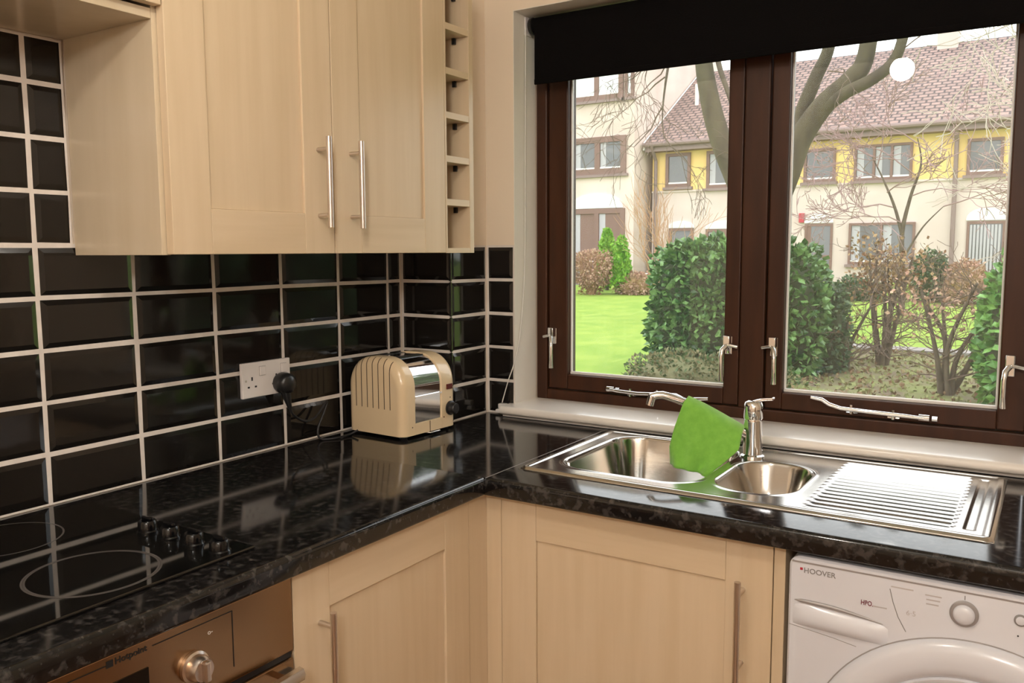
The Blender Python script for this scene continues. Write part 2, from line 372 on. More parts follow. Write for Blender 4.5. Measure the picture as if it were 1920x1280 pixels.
stay([(.548, FY-.014, .984), (.575, FY-.016, .982), (.64, FY-.018, .980), (.72, FY-.020, .985), (.765, FY-.028, .988), (.80, FY-.040, .978), (.828, FY-.050, .985), (.868, FY-.052, .990)], [(.615, .980), (.70, .983)], -1)
# sill
sp = []
for k in range(9):
    q = math.pi/2+math.pi*k/8; sp.append((1.222+.0125*math.cos(q), .9225+.0125*math.sin(q)))
prof = [(1.404, .9351)]+sp+[(1.230, .9095), (1.232, .9015), (1.404, .9015)]
sill = struct('trim_1', MB().prism(prof, 'x', .268, 1.69), 'sill', smooth=40, label='white painted window sill with a rounded nose')

# ================================================================== KITCHEN UNITS
def bar_handle(face, p0, u, z0, z1, parent, off=.034):
    q = MB(); q.tube([fp(face, p0, u, z0, off), fp(face, p0, u, z1, off)], .0062, 14)
    for z in (z0+.026, z1-.026): q.tube([fp(face, p0, u, z, .0003), fp(face, p0, u, z, off)], .0048, 10)
    return q.build('handle', 'satin', parent, smooth=50)
def shaker(face, p0, u0, u1, z0, z1, parent, st=.086, handle=None):
    """five-piece door standing 20 mm proud of p0"""
    d = bpy.data.objects.new('door', None); COL.objects.link(d); d.parent = parent; d['base'] = list(parent['base'])
    def part(nm, mb, mt, bev):
        o = mb.build(nm, mt, parent, bevel=bev); o.parent = d; o.location = -Vector(parent['base']); return o
    g = .0003
    part('stile', fb(MB(), face, p0, u0, u0+st, z0, z1, 0, .020), 'maple', .0012)
    part('stile', fb(MB(), face, p0, u1-st, u1, z0, z1, 0, .020), 'maple', .0012)
    part('rail', fb(MB(), face, p0, u0+st+g, u1-st-g, z0, z0+st, 0, .0197), 'maple_x', .0012)
    part('rail', fb(MB(), face, p0, u0+st+g, u1-st-g, z1-st, z1, 0, .0197), 'maple_x', .0012)
    part('panel', fb(MB(), face, p0, u0+st+g, u1-st-g, z0+st+g, z1-st-g, .001, .0145), 'maple', .001)
    if handle:
        h = bar_handle(face, p0+(.020 if face == '+x' else -.020), handle[0], handle[1], handle[2], parent); h.parent = d; h.location = -Vector(parent['base'])
    return d
# wall cabinet, double door
ZB, ZT = 1.395, 2.115
wcab = thing('wall_cabinet', (.0, .49, ZB), 'maple double-door wall cabinet with two steel bar handles above the toaster', 'cabinet')
box(.001, .2805, .078, .0965, ZB, ZT).build('end_panel', 'melamine', wcab, bevel=.0008)
m_ = MB(); m_.box(.001, .2805, .0967, .9095, ZB+.001, ZB+.018); m_.box(.001, .2805, .0967, .9095, ZT-.018, ZT); m_.box(.001, .012, .0967, .9095, ZB+.018, ZT-.018); m_.box(.012, .2805, .894, .9095, ZB+.018, ZT-.018)
m_.build('carcass', 'melamine', wcab)
shaker('+x', .2825, .087, .4995, ZB+.001, ZT, wcab, handle=(.455, 1.452, 1.645))
shaker('+x', .2825, .5025, .9105, ZB+.001, ZT, wcab, handle=(.556, 1.452, 1.645))
# wine rack
rack = thing('wine_rack', (.0, .98, ZB), 'narrow open maple wine rack with stacked cubbies beside the wall cabinet', 'wine rack')
box(.001, .3025, .9125, .9195, ZB, ZT).build('side_panel', 'maple', rack, bevel=.0006)
box(.001, .3025, 1.0215, 1.040, ZB, ZT).build('side_panel', 'maple', rack, bevel=.0006)
box(.001, .010, .9197, 1.0213, ZB, ZT).build('back_panel', 'melamine', rack)
box(.0105, .3020, .9197, 1.0213, ZB, ZB+.013).build('shelf', 'maple_x', rack, bevel=.0006)
for k in range(1, 7):
    z = ZB+.125+(k-1)*.1125
    if z+.018 > ZT: break
    box(.0105, .3015, .9197, 1.0213, z, z+.017).build('shelf', 'maple_x', rack, bevel=.0006)
    q = MB(); q.tube([(.258, 1.0214, z-.006), (.258, 1.012, z-.006)], .004, 8); q.box(.253, .263, 1.0125, 1.0195, z-.016, z-.0005); q.build('shelf_peg', 'black', rack, smooth=40)
# bridging unit over the hob
hood = thing('bridging_cabinet', (.0, -.23, 1.814), 'maple bridging cabinet high over the black hob', 'cabinet')
box(.001, .2805, -.62, .0775, 1.8135, 1.8315).build('bottom_board', 'melamine', hood, bevel=.0008)
m_ = MB(); m_.box(.001, .012, -.62, .0775, 1.8317, ZT); m_.box(.012, .2805, -.62, .0775, ZT-.018, ZT); m_.box(.012, .2805, -.62, -.602, 1.8317, ZT-.018); m_.build('carcass', 'melamine', hood)
shaker('+x', .2825, -.618, .0835, 1.835, ZT, hood, st=.07)
# base units
b1 = thing('base_cabinet', (.3, .33, 0), 'maple base cabinet with a steel bar handle between oven and corner post', 'cabinet')
m_ = MB(); m_.box(.03, .578, .0705, .0885, .15, .858); m_.box(.03, .578, .5685, .5865, .15, .858); m_.box(.03, .578, .0885, .5685, .15, .168); m_.box(.03, .045, .0885, .5685, .168, .858); m_.box(.50, .578, .0885, .5685, .84, .858); m_.box(.53, .545, .0705, .5865, 0, .148)
m_.build('carcass', 'melamine', b1)
shaker('+x', .580, .0715, .5845, .155, .857, b1, handle=(.132, .585, .776))
post = thing('corner_post', (.6, .65, 0), 'plain maple corner post between the two base cabinets', 'post')
box(.56, .5985, .5868, .6745, .15, .857).build('post_face', 'maple', post, bevel=.001)
box(.5987, .6385, .656, .6745, .15, .857).build('post_face', 'maple', post, bevel=.001)
box(.53, .545, .5868, .70, 0, .148).build('plinth', 'maple_x', post)
b2 = thing('sink_cabinet', (.94, .95, 0), 'wide maple sink cabinet beside the washing machine', 'cabinet')
m_ = MB(); m_.box(.64, .656, .676, 1.22, .15, .74); m_.box(.656, 1.235, .676, 1.22, .15, .168); m_.box(.656, 1.235, 1.21, 1.22, .168, .70); m_.box(1.236, 1.246, .676, 1.22, .15, .74); m_.box(.60, 1.246, .73, .745, 0, .148)
m_.build('carcass', 'melamine', b2)
shaker('-y', .675, .640, 1.2455, .155, .857, b2, st=.09, handle=(1.190, .585, .782))
box(1.2475, 1.2685, .655, 1.22, .0, .857).build('side_panel', 'maple', b2, bevel=.001)

# worktop: L-shape with rolled front edges
wt = thing('worktop', (.6, .6, .86), 'glossy black speckled laminate worktop running round the corner', 'worktop')
def edge_profile(d, back):      # d = front, back = rear, top .90, bottom .86, rolled nose
    P = [(back, .86), (back, .90)]
    s = 1 if d > back else -1; r = .011
    for k in range(7):
        a = math.pi/2*(1-k/6); P.append((d-s*r+s*r*math.cos(a), .90-r+r*math.sin(a)))
    for k in range(5):
        a = -math.pi/2*k/4; P.append((d-s*.007+s*.007*math.cos(a), .867+.007*math.sin(a)))
    return P
A = MB(); pa = edge_profile(.6195, .012); A.prism(pa, 'y', -.62, .6255); A.box(.001, .012, -.62, .6255, .86, .90)
A.box(.001, .6195, .6257, YB-.001, .86, .90); A.box(XB+.001, .6195, YB-.001, YW-.001, .86, .90)
A.build('worktop_slab', 'worktop', wt, smooth=30)
SX0, SX1, SY0, SY1 = .640, 1.597, .727, 1.207
B = MB(); pb = edge_profile(.6195, .75); B.prism([(p, q) for p, q in pb], 'x', .6205, 2.1)
B.box(.6205, .68, .7502, YW-.001, .86, .90); B.box(1.26, 2.1, .7502, YW-.001, .86, .90); B.box(.68, 1.26, 1.195, YW-.001, .86, .90)
B.build('worktop_slab', 'worktop', wt, smooth=30)
box(.6190, .6210, .622, YW-.002, .8995, .9004).build('joint_strip', 'silver', wt)

# ------------------------------------------------------------------ hob
hob = thing('ceramic_hob', (.30, -.235, .90), 'black ceramic glass hob with four black knobs set in the worktop', 'hob')
m_ = box(.055, .543, -.53, .045, .9003, .9060).build('glass_top', 'glassblack', hob, bevel=.002)
def ring(cx, cy, r, z=.9062):
    q = MB(); n = 64
    for rr in (r-.0016, r+.0016):
        for k in range(n): a = 2*math.pi*k/n; q.v.append((cx+rr*math.cos(a), cy+rr*math.sin(a), z))
    for k in range(n): q.f.append((k, (k+1) % n, n+(k+1) % n, n+k))
    q.build('zone_ring', 'ring', hob)
ring(.425, -.172, .098); ring(.425, -.172, .0945); ring(.145, -.165, .092); ring(.145, -.40, .098); ring(.42, -.41, .08)
for x in (.323, .385, .450, .517):
    c = (x, -.008, .9061)
    q = MB().lathe([(.0185, 0), (.0185, .003), (.0165, .005), (.0160, .019), (.0140, .0215)], c, 'z', 24)
    k_ = q.build('knob', 'knobblack', hob, smooth=40)
    box(x-.0135, x+.0135, -.0115, -.0045, .9277, .9340).build('knob_grip', 'knobblack', k_, bevel=.002).location = (0, 0, 0)

# ------------------------------------------------------------------ oven
ov = thing('built_in_oven', (.3, -.235, .15), 'brushed steel built-in oven under the hob', 'oven')
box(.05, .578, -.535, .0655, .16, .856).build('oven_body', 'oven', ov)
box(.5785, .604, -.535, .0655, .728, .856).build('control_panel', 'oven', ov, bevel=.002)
OX = .6042
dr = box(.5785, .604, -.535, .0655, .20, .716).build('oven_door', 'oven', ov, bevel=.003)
o = box(.6040, .6052, -.47, .0, .27, .64).build('door_glass', 'glassblack', dr, bevel=.0005); o.location = (0, 0, 0)
box(.5785, .600, -.533, .0635, .7165, .7275).build('gap_seal', 'black', ov)
q = MB(); n = 14
secs = []
for i in range(n+1):
    t = i/n; y = .050-.57*t; bow = .010*math.sin(math.pi*t); x = .640+bow
    secs.append([(x-.006, y, .692), (x+.006, y, .694), (x+.008, y, .704), (x+.004, y, .713), (x-.006, y, .714), (x-.009, y, .703)])
q.loft(secs)
for y in (.035, -.505): q.box(.604, .636, y-.012, y+.012, .697, .709)
h_ = q.build('handle', 'steel', dr, smooth=50); h_.location = (0, 0, 0)
m_ = MB(); tl = .0006
m_.box(OX, OX+tl, -.197, -.0575, .8425, .8437); m_.box(OX, OX+tl, -.535, -.268, .8425, .8437); m_.box(OX, OX+tl, -.0583, -.0571, .752, .8437); m_.build('panel_outline', 'black', ov)
box(OX-.0002, OX+.0012, -.41, -.205, .752, .815).build('display', 'glassblack', ov)
box(OX, OX+tl, -.267, -.257, .8388, .8485).build('logo_square', 'black', ov)
text('brand_lettering', 'Hotpoint', .0125, (OX+.0003, -.2545, .8400), '+x', 'black', ov, bold=.00025, sx=1.05)
text('key_symbol', 'o-', .011, (OX+.0003, -.104, .822), '+x', 'white', ov)
q = MB().lathe([(.024, 0), (.024, .006), (.0205, .008), (.0195, .020), (.017, .024), (.0165, .026)], (OX, -.131, .784), 'x', 32)
k_ = q.build('knob', 'satin', ov, smooth=40)
q = MB(); q.box(.628, .640, -.1365, -.1255, .768, .800); o = q.build('knob_grip', 'satin', k_, bevel=.003); o.location = (0, 0, 0)

# ------------------------------------------------------------------ washing machine
wm = thing('washing_machine', (1.58, .9, 0), 'white front-loading washing machine under the worktop', 'washing machine')
WY = .632
def rrect(x0, x1, z0, z1, r, n=6):
    P = []
    for cx, cz, a0 in ((x1-r, z0+r, -90), (x1-r, z1-r, 0), (x0+r, z1-r, 90), (x0+r, z0+r, 180)):
        for k in range(n+1):
            a = math.radians(a0+90*k/n); P.append((cx+r*math.cos(a), cz+r*math.sin(a)))
    return P
q = MB(); P0, P1 = rrect(1.285, 1.875, .012, .846, .018), rrect(1.281, 1.879, .008, .850, .020)
q.loft([[(a, WY, b) for a, b in P0], [(a, WY+.004, b) for a, b in P1], [(a, 1.18, b) for a, b in P1]]); q.build('body', 'enamel', wm, smooth=40)
for x in (1.32, 1.84):
    for y in (.68, 1.14): MB().tube([(x, y, 0), (x, y, .0085)], .02, 12).build('foot', 'rubber', wm)
box(1.286, 1.874, WY-.0006, WY+.002, .8385, .8415).build('top_strip', 'silver', wm)  # thin grey strip across the top of the front
# fascia seam and drawer
seam = [(1.4505, .822), (1.456, .80), (1.465, .775), (1.478, .752)]
MB().tube([(x, WY-.0002, z) for x, z in seam], .0007, 6).build('fascia_seam', 'greyline', wm)
dw = MB(); secs = []
for i in range(25):
    t = i/24; x = 1.287+.166*t; A_ = math.sin(math.pi*t)**.55 if 0 < t < 1 else 0
    zt, zb = .7655-.010*t, .7215-.004*t; y_ = WY+.0012
    secs.append([(x, y_, zb), (x, y_-.0075*A_, zb+.004), (x, y_-.0105*A_, zb+.016), (x, y_-.0085*A_, zt-.014), (x, y_-.0018*A_, zt-.001), (x, y_+.0004, zt)])
dwo = dw.loft(secs).build('detergent_drawer', 'enamel', wm, smooth=60)
MB().tube([(1.292+.15*i/12, WY-.0004, .7685-.012*i/12+.004*math.sin(math.pi*i/12)) for i in range(13)], [.0005]+[.0032*math.sin(math.pi*min(1, .25+.75*i/12))+.0008 for i in range(1, 12)]+[.0005], 8).build('grip_shade', 'silver', dwo, smooth=60).location = (0, 0, 0)  # grey crescent standing in for the shade in the grip
MB().tube([(1.284, WY-.0001, .7205), (1.36, WY-.0001, .712), (1.40, WY-.0001, .7055)], .0006, 6).build('drawer_seam', 'greyline', wm)
# dial, button, indicator
DC = (1.564, WY-.0002, .8045)
q = MB().lathe([(.0215, 0), (.0215, .004), (.0195, .0062), (.0165, .0062)], DC, '-y', 40); dial = q.build('dial_ring', 'silver', wm, smooth=40)
MB().lathe([(.0163, .0045), (.0160, .010), (.0125, .013), (.004, .0138)], DC, '-y', 40).build('dial', 'enamel', wm, smooth=60)
box(1.5632, 1.5646, WY-.0006, WY+.001, .8275, .8345).build('dial_mark', 'greyline', wm)
MB().lathe([(.0095, 0), (.0095, .0022), (.0072, .0026)], (1.6435, WY-.0002, .8115), '-y', 28).build('button_ring', 'greyline', wm, smooth=40)
MB().lathe([(.0070, 0), (.0068, .0042), (.005, .005)], (1.6435, WY-.0002, .8115), '-y', 28).build('button', 'enamel', wm, smooth=40)
MB().lathe([(.0013, 0), (.0013, .0006)], (1.641, WY-.0002, .785), '-y', 10).build('indicator', 'black', wm)
text('brand_lettering', 'HOOVER', .0135, (1.3065, WY-.0004, .8215), '-y', 'greyline', wm, bold=.00022)
box(1.3003, 1.3050, WY-.0005, WY+.001, .8255, .8300).build('brand_mark', 'red', wm)
text('logo_lettering', 'HPO.', .0120, (1.4045, WY-.0004, .7845), '-y', 'darkred', wm, bold=.0002, sx=.75)
text('capacity_number', '6·5', .0125, (1.477, WY-.0004, .782), '-y', 'lightgrey', wm)
for x0, x1, z in ((1.425, 1.447, .7845), (1.452, 1.487, .8255), (1.505, 1.530, .8225), (1.507, 1.528, .8150), (1.507, 1.526, .8075)):
    box(x0, x1, WY-.0004, WY+.001, z, z+.0022).build('printed_line', 'lightgrey', wm)
# porthole door
DCy = (1.585, WY, .4955)
q = MB().lathe([(.2635, -.002), (.2635, .004), (.258, .013), (.246, .018), (.222, .020), (.206, .016), (.203, .012)], DCy, '-y', 96); pd = q.build('door_ring', 'enamel', wm, smooth=40)
MB().lathe([(.2655, .0), (.2655, .0012)], DCy, '-y', 96).build('door_seam', 'silver', pd).location = (0, 0, 0)
MB().lathe([(.2028, .0115), (.2005, .0165), (.193, .0155), (.187, .009)], DCy, '-y', 96).build('inner_ring', 'enamel', pd, smooth=40).location = (0, 0, 0)
MB().lathe([(.1868, .010), (.175, .018), (.13, .026), (.06, .030), (.001, .031)], DCy, '-y', 64).build('door_glass', 'drumglass', pd, smooth=60).location = (0, 0, 0)

# ------------------------------------------------------------------ sink (pressed sheet)
snk = thing('kitchen_sink', (1.12, .97, .90), 'stainless steel one-and-a-half bowl sink with ribbed drainer', 'sink')
nx, ny = 384, 200
X, Y = np.meshgrid(np.linspace(SX0, SX1, nx), np.linspace(SY0, SY1, ny))
def sdr(cx, cy, hx, hy, r):      # positive inside a rounded rectangle
    dx, dy = np.abs(X-cx)-(hx-r), np.abs(Y-cy)-(hy-r)
    return -(np.hypot(np.maximum(dx, 0), np.maximum(dy, 0))+np.minimum(np.maximum(dx, dy), 0)-r)
def ss(t): t = np.clip(t, 0, 1); return t*t*(3-2*t)
edge = sdr((SX0+SX1)/2, (SY0+SY1)/2, (SX1-SX0)/2, (SY1-SY0)/2, .018)
Z = .9062-.0058*ss(1-(edge/.007))-.0022*ss((edge-.014)/.008)
def bowl(cx, cy, hx, hy, r, depth, wall):
    s = sdr(cx, cy, hx, hy, r)
    z = np.where(s > 0, -depth*np.power(np.sin(np.clip(s/wall, 0, 1)*math.pi/2), 1.15), 0)
    lip = .0015*np.exp(-((s+.005)/.004)**2)
    dist = np.hypot(X-cx, Y-cy)
    return z+lip-np.where(s > wall, .006*np.clip(1-dist/.25, 0, 1), 0)
b1z = bowl(.867, .978, .168, .190, .075, .155, .045); b2z = bowl(1.147, .938, .087, .136, .072, .085, .045)
Z = Z+b1z+b2z
# drainer ribs
rb = ss((X-1.265-.10*ss((Y-1.0)/.15)*0)/.02)*ss((1.535-X)/.012)*ss((Y-.762)/.006)*ss((1.172-Y)/.006)
Z = Z+rb*.0022*(np.cos((Y-.775)*2*math.pi/.0268))
Z = Z-ss((X-1.545)/.004)*ss((1.566-X)/.004)*ss((Y-.77)/.01)*ss((1.165-Y)/.01)*.002
me = bpy.data.meshes.new('sink_sheet')
V = np.stack([X, Y, Z], -1).reshape(-1, 3); i = np.arange(nx*ny).reshape(ny, nx)
Q = np.stack([i[:-1, :-1], i[:-1, 1:], i[1:, 1:], i[1:, :-1]], -1).reshape(-1, 4)
me.from_pydata(V.tolist(), [], Q.tolist()); me.polygons.foreach_set('use_smooth', [True]*len(me.polygons))
so = obj('sink_sheet', me, 'sink', snk); so.modifiers.new('t', 'SOLIDIFY').thickness = .0008
for cx, cy, z in ((.867, .978, .7435), (1.147, .938, .8145)):
    q = MB().lathe([(.033, .0), (.033, .0025), (.026, .003), (.022, .0012), (.001, .001)], (cx, cy, z+.002), 'z', 32); dro = q.build('waste_drain', 'chrome', snk, smooth=40)

# ------------------------------------------------------------------ tap
tap = thing('mixer_tap', (1.066, 1.112, .904), 'chrome mixer tap with a lever and arched spout behind the sink bowls', 'tap')
tx, ty = 1.066, 1.112
MB().lathe([(.029, .0), (.029, .004), (.0245, .007), (.0235, .03), (.0215, .085), (.0220, .088), (.0215, .0915)], (tx, ty, .904), 'z', 32).build('tap_body', 'chrome', tap, smooth=35)
MB().lathe([(.0205, .0915), (.0225, .094), (.0225, .122), (.020, .132), (.012, .137), (.002, .138)], (tx, ty, .904), 'z', 32).build('tap_cap', 'chrome', tap, smooth=50)
q = MB(); secs = []
for t in range(9):
    f = t/8; c = Vector((tx-.012+.058*f, ty-.004+.012*f, 1.032+.014*f+.004*math.sin(f*3))); wv = .012-.004*f
    secs.append([(c.x, c.y-wv, c.z-.003), (c.x, c.y+wv, c.z-.003), (c.x, c.y+wv, c.z+.004), (c.x, c.y-wv, c.z+.004)])
q.loft(secs).build('lever', 'chrome', tap, bevel=.002)
sp0, sp1 = Vector((tx-.014, ty-.008, .957)), Vector((.848, 1.0, 1.058))
SPT = []
for k in range(17):
    t = k/16; p = sp0.lerp(sp1, t); p.z += .017*math.sin(math.pi*t)*(.5+.5*t); 
    if t > .9: p.z -= (t-.9)*.12
    SPT.append(p)
MB().tube(SPT, [.0125-.0035*k/16 for k in range(17)], 16).build('spout', 'chrome', tap, smooth=60)
MB().tube([SPT[-1]+Vector((.004, .002, .004)), SPT[-1]+Vector((-.002, -.001, -.020))], .0095, 16).build('aerator', 'chrome', tap, smooth=40)

# ------------------------------------------------------------------ green cloth over the spout
def spz(x):
    for a, b in zip(SPT[:-1], SPT[1:]):
        if b.x <= x <= a.x: return a.lerp(b, (a.x-x)/(a.x-b.x))
    return SPT[0] if x > SPT[0].x else SPT[-1]
def pl(P, t):      # polyline by parameter
    t = min(max(t, 0), 1)*(len(P)-1); k = min(int(t), len(P)-2); return P[k].lerp(P[k+1], t-k)
NS, NT = 30, 22
def flap(side, L, Bm, Rr):
    """Coons patch: top edge rests on the spout, L/R edges and bottom edge given"""
    top = [spz(.928+(1.050-.928)*k/10)+Vector((0, side*.001, .0175)) for k in range(11)]
    g = []
    for j in range(NT+1):
        row = []
        for i_ in range(NS+1):
            u, v = i_/NS, j/NT
            c = pl(top, u)*(1-v)+pl(Bm, u)*v+pl([top[0]]+L, v)*(1-u)+pl([top[-1]]+Rr, v)*u
            c -= top[0]*(1-u)*(1-v)+top[-1]*u*(1-v)+L[-1]*(1-u)*v+Rr[-1]*u*v
            wr_ = v*(.006*math.sin(u*9+v*3+side)+.004*math.sin(u*17-v*5))
            bulge = side*(.0185*math.sin(min(v*12, 1)*math.pi/2))
            row.append(c+Vector((0, bulge+wr_, 0)))
        g.append(row)
    return g
V3 = Vector
gf = flap(-1, [V3((.906, 1.030, .975)), V3((.894, 1.027, .926)), V3((.897, 1.022, .884))], [V3((.897, 1.022, .884)), V3((.945, 1.020, .876)), V3((.992, 1.025, .868))], [V3((1.052, 1.070, .930)), V3((1.02, 1.045, .895)), V3((.992, 1.025, .868))])
gbk = flap(1, [V3((.915, 1.055, .985)), V3((.912, 1.06, .945))], [V3((.912, 1.06, .945)), V3((.96, 1.07, .935)), V3((1.0, 1.075, .925))], [V3((1.03, 1.085, .94)), V3((1.0, 1.075, .925))])
q = MB(); rows_ = list(reversed(gbk))+gf[1:]
for r_ in rows_: q.v += [tuple(p) for p in r_]
for j in range(len(rows_)-1):
    for i_ in range(NS): a_ = j*(NS+1)+i_; q.f.append((a_, a_+1, a_+NS+2, a_+NS+1))
cl = q.build('dish_cloth', 'cloth', smooth=180); tag(cl, 'lime green dish cloth draped over the tap spout', 'cloth')
sm = cl.modifiers.new('thick', 'SOLIDIFY'); sm.thickness = .0022; sm.offset = 1

# ------------------------------------------------------------------ double socket, plug
sk = thing('wall_socket', (0, .549, 1.09), 'white double wall socket on the black tiles', 'socket')
box(.0003, .010, .472, .626, 1.043, 1.130).build('face_plate', 'white', sk, bevel=.002)
for y0 in (.472, .549):
    cy = y0+.030
    for dy, dz, w_, h_ in ((0, .013, .0042, .009), (-.011, -.007, .0062, .0042), (.011, -.007, .0062, .0042)):
        box(.0098, .0104, cy+dy-w_/2, cy+dy+w_/2, 1.083+dz-h_/2-.006, 1.083+dz+h_/2-.006).build('socket_hole', 'black', sk)
for y0 in (.526, .595):
    s_ = box(.0100, .0135, y0-.0, y0+.018, 1.096, 1.118).build('rocker_switch', 'white', sk, bevel=.001)
    box(.0097, .0103, y0-.0012, y0+.0192, 1.0948, 1.1192).build('switch_surround', 'lightgrey', sk)
for y in (.483, .615): MB().lathe([(.003, 0), (.003, .0005)], (.0101, y, 1.0865), 'x', 12).build('screw', 'chrome', sk)
pg = thing('power_plug', (.03, .588, 1.07), 'black round power plug in the wall socket with a dangling cord', 'plug')
PC = (.0105, .590, 1.070)
MB().lathe([(.024, 0), (.0265, .006), (.027, .020), (.0245, .034), (.016, .040), (.003, .0415)], PC, 'x', 28).build('plug_body', 'black', pg, smooth=50)
MB().tube([(.030, .590, 1.052), (.032, .592, 1.035), (.033, .596, 1.018), (.033, .600, 1.004)], [.014, .011, .0075, .0055], 12).build('strain_relief', 'black', pg, smooth=60)
def spline(P, n=8):
    P = [Vector(p) for p in P]; out = []
    for i_ in range(len(P)-1):
        p0, p1, p2, p3 = P[max(i_-1, 0)], P[i_], P[i_+1], P[min(i_+2, len(P)-1)]
        for k in range(n):
            t = k/n; out.append(.5*((2*p1)+(p2-p0)*t+(2*p0-5*p1+4*p2-p3)*t*t+(3*p1-p0-3*p2+p3)*t**3))
    return out+[P[-1]]
MB().tube(spline([(.033, .600, 1.005), (.032, .612, .985), (.03, .65, .962), (.03, .69, .965), (.028, .735, 1.0), (.026, .728, .975), (.028, .700, .930), (.035, .705, .9045), (.06, .74, .9040), (.06, .785, .9045), (.075, .8035, .9145)]), .0032, 8).build('cord', 'rubber', pg, smooth=60)

# ------------------------------------------------------------------ toaster
to = thing('toaster', (.135, .925, .90), 'cream and chrome two-slot toaster in the worktop corner', 'toaster')
TA = math.radians(-3.0); TC = Vector((.135, .922, 0)); TL, TWd, TZ0, TZ1 = .222, .208, .910, 1.118
def tp(w_, l, z):      # width (+ towards room), length (+ away), height
    return (TC.x+w_*math.cos(TA)-l*math.sin(TA), TC.y+w_*math.sin(TA)+l*math.cos(TA), z)
def arch(l, ins, z0=TZ0, drop=0.0, n=14):
    hw = TWd/2-ins; top = TZ1-drop-ins*.9; R = .088-ins*.5; P = [(-hw, z0), (hw, z0)]
    for k in range(n+1):
        a = math.pi/2*k/n; P.append((hw-R+R*math.cos(a)**.9, top-R*.92+R*.92*math.sin(a)))
    for k in range(n+1):
        a = math.pi/2+math.pi/2*k/n; c = -abs(math.cos(a))**.9; P.append((-hw+R+R*c, top-R*.92+R*.92*math.sin(a)))
    return [tp(w_, l, z) for w_, z in P]
h = TL/2
def cap(l_out, l_in):
    s = 1 if l_in > l_out else -1; secs = []; r = .026
    for k in range(8):
        a = math.pi/2*k/7; secs.append(arch(l_out+s*(r-r*math.sin(a)), r-r*math.cos(a) if False else 0 if k == -1 else r*(1-math.cos(math.pi/2-a)) if False else r*(1-math.sin(math.pi/2-(math.pi/2-a))) ))
    return secs
def cap2(l_out, l_in):
    s = 1 if l_in > l_out else -1; r = .024; secs = []
    for k in range(9):
        a = math.pi/2*k/8                       # 0 = outer face, 90deg = full section
        secs.append(arch(l_out+s*r*(1-math.cos(a)), r*(1-math.sin(a))))
    secs.append(arch(l_in, 0)); return secs
MB().loft(cap2(-h, -h+.048)).build('end_cap', 'cream', to, smooth=50)
MB().loft(cap2(h, h-.064)).build('end_cap', 'cream', to, smooth=50)
MB().loft([arch(-h+.0482, .0035), arch(h-.0642, .0035)]).build('chrome_body', 'chrome', to, smooth=50)
q = MB()
for s in (1,):
    a0, a1 = -h+.0483, h-.0643
    q.loft([[tp(TWd/2-.0034, l, TZ0), tp(TWd/2, l, TZ0), tp(TWd/2, l, TZ0+.030), tp(TWd/2-.0034, l, TZ0+.030)] for l in (a0, a1)])
br = q.build('lower_rail', 'cream', to)
l0 = (-h+.048+h-.064)/2+.004
MB().loft([[tp(TWd/2+.0002, l, TZ0), tp(TWd/2+.0010, l, TZ0), tp(TWd/2+.0010, l, TZ0+.030), tp(TWd/2+.0002, l, TZ0+.030)] for l in (l0-.001, l0+.001)]).build('lever_slot', 'vent', to)
MB().loft([[tp(TWd/2-.003, l, z) for l, z in ((-h+.0485, TZ0+.098), (h-.0645, TZ0+.098), (h-.0645, TZ0+.104), (-h+.0485, TZ0+.104))], [tp(TWd/2+.0012, l, z) for l, z in ((-h+.0485, TZ0+.099), (h-.0645, TZ0+.099), (h-.0645, TZ0+.103), (-h+.0485, TZ0+.103))]]).build('trim_line', 'chrome', to)
for w_ in (-.033, .033):      # bread slots
    P = [(w_-.011, -h+.056), (w_+.011, -h+.056), (w_+.011, h-.072), (w_-.011, h-.072)]
    MB().loft([[tp(a, b, TZ1-.010) for a, b in P], [tp(a, b, TZ1-.0028) for a, b in P]]).build('bread_slot', 'black', to)
# vent slots pressed in the near end, running over its shoulder
def archtop(w_, ins):
    hw = TWd/2-ins; top = TZ1-ins*.9; R = .088-ins*.5; e_ = abs(w_)-(hw-R)
    if e_ <= 0: return top
    c = min(1, e_/R)**(1/.9); return top-R*.92+R*.92*math.sqrt(max(0, 1-c*c))
for k in range(7):
    w_ = -.068+.0210*k; r = .024; e_ = .0004
    pts = [(-h-e_, z) for z in np.linspace(TZ0+.070, archtop(w_, r)-.001, 5)]
    for j in range(0, 6):
        a = math.pi/2*j/6.5; pts.append((-h+r*(1-math.cos(a))-e_*math.cos(a), archtop(w_, r*(1-math.sin(a)))+e_*math.sin(a)))
    secs = [[tp(w_-.0012, b, c), tp(w_+.0012, b, c), tp(w_+.0012, b+.002, c-.002), tp(w_-.0012, b+.002, c-.002)] for b, c in pts]
    MB().loft(secs).build('vent_slot', 'vent', to)
def on_side(l, z, prof, nm, mt, par=to, seg=24):
    c = Vector(tp(TWd/2, l, z)); ax = Vector((math.cos(TA), math.sin(TA), 0)); u = Vector((-ax.y, ax.x, 0)); q = MB(); secs = []
    for r, o in prof: secs.append([tuple(c+ax*o+u*r*math.cos(2*math.pi*k/seg)+V3((0, 0, r*math.sin(2*math.pi*k/seg)))) for k in range(seg)])
    return q.loft(secs).build(nm, mt, par, smooth=40)
kb = on_side(h-.028, TZ0+.052, [(.0205, 0), (.0205, .004), (.0165, .006), (.0150, .020), (.0130, .022)], 'timer_knob', 'black')
on_side(h-.028, TZ0+.082, [(.0018, -.001), (.0018, .0006)], 'timer_mark', 'black')
on_side(h-.056, TZ0+.030, [(.0020, -.001), (.0020, .0008)], 'rivet', 'rocker'); on_side(-h+.036, TZ0+.022, [(.0018, -.001), (.0018, .0008)], 'rivet', 'vent')
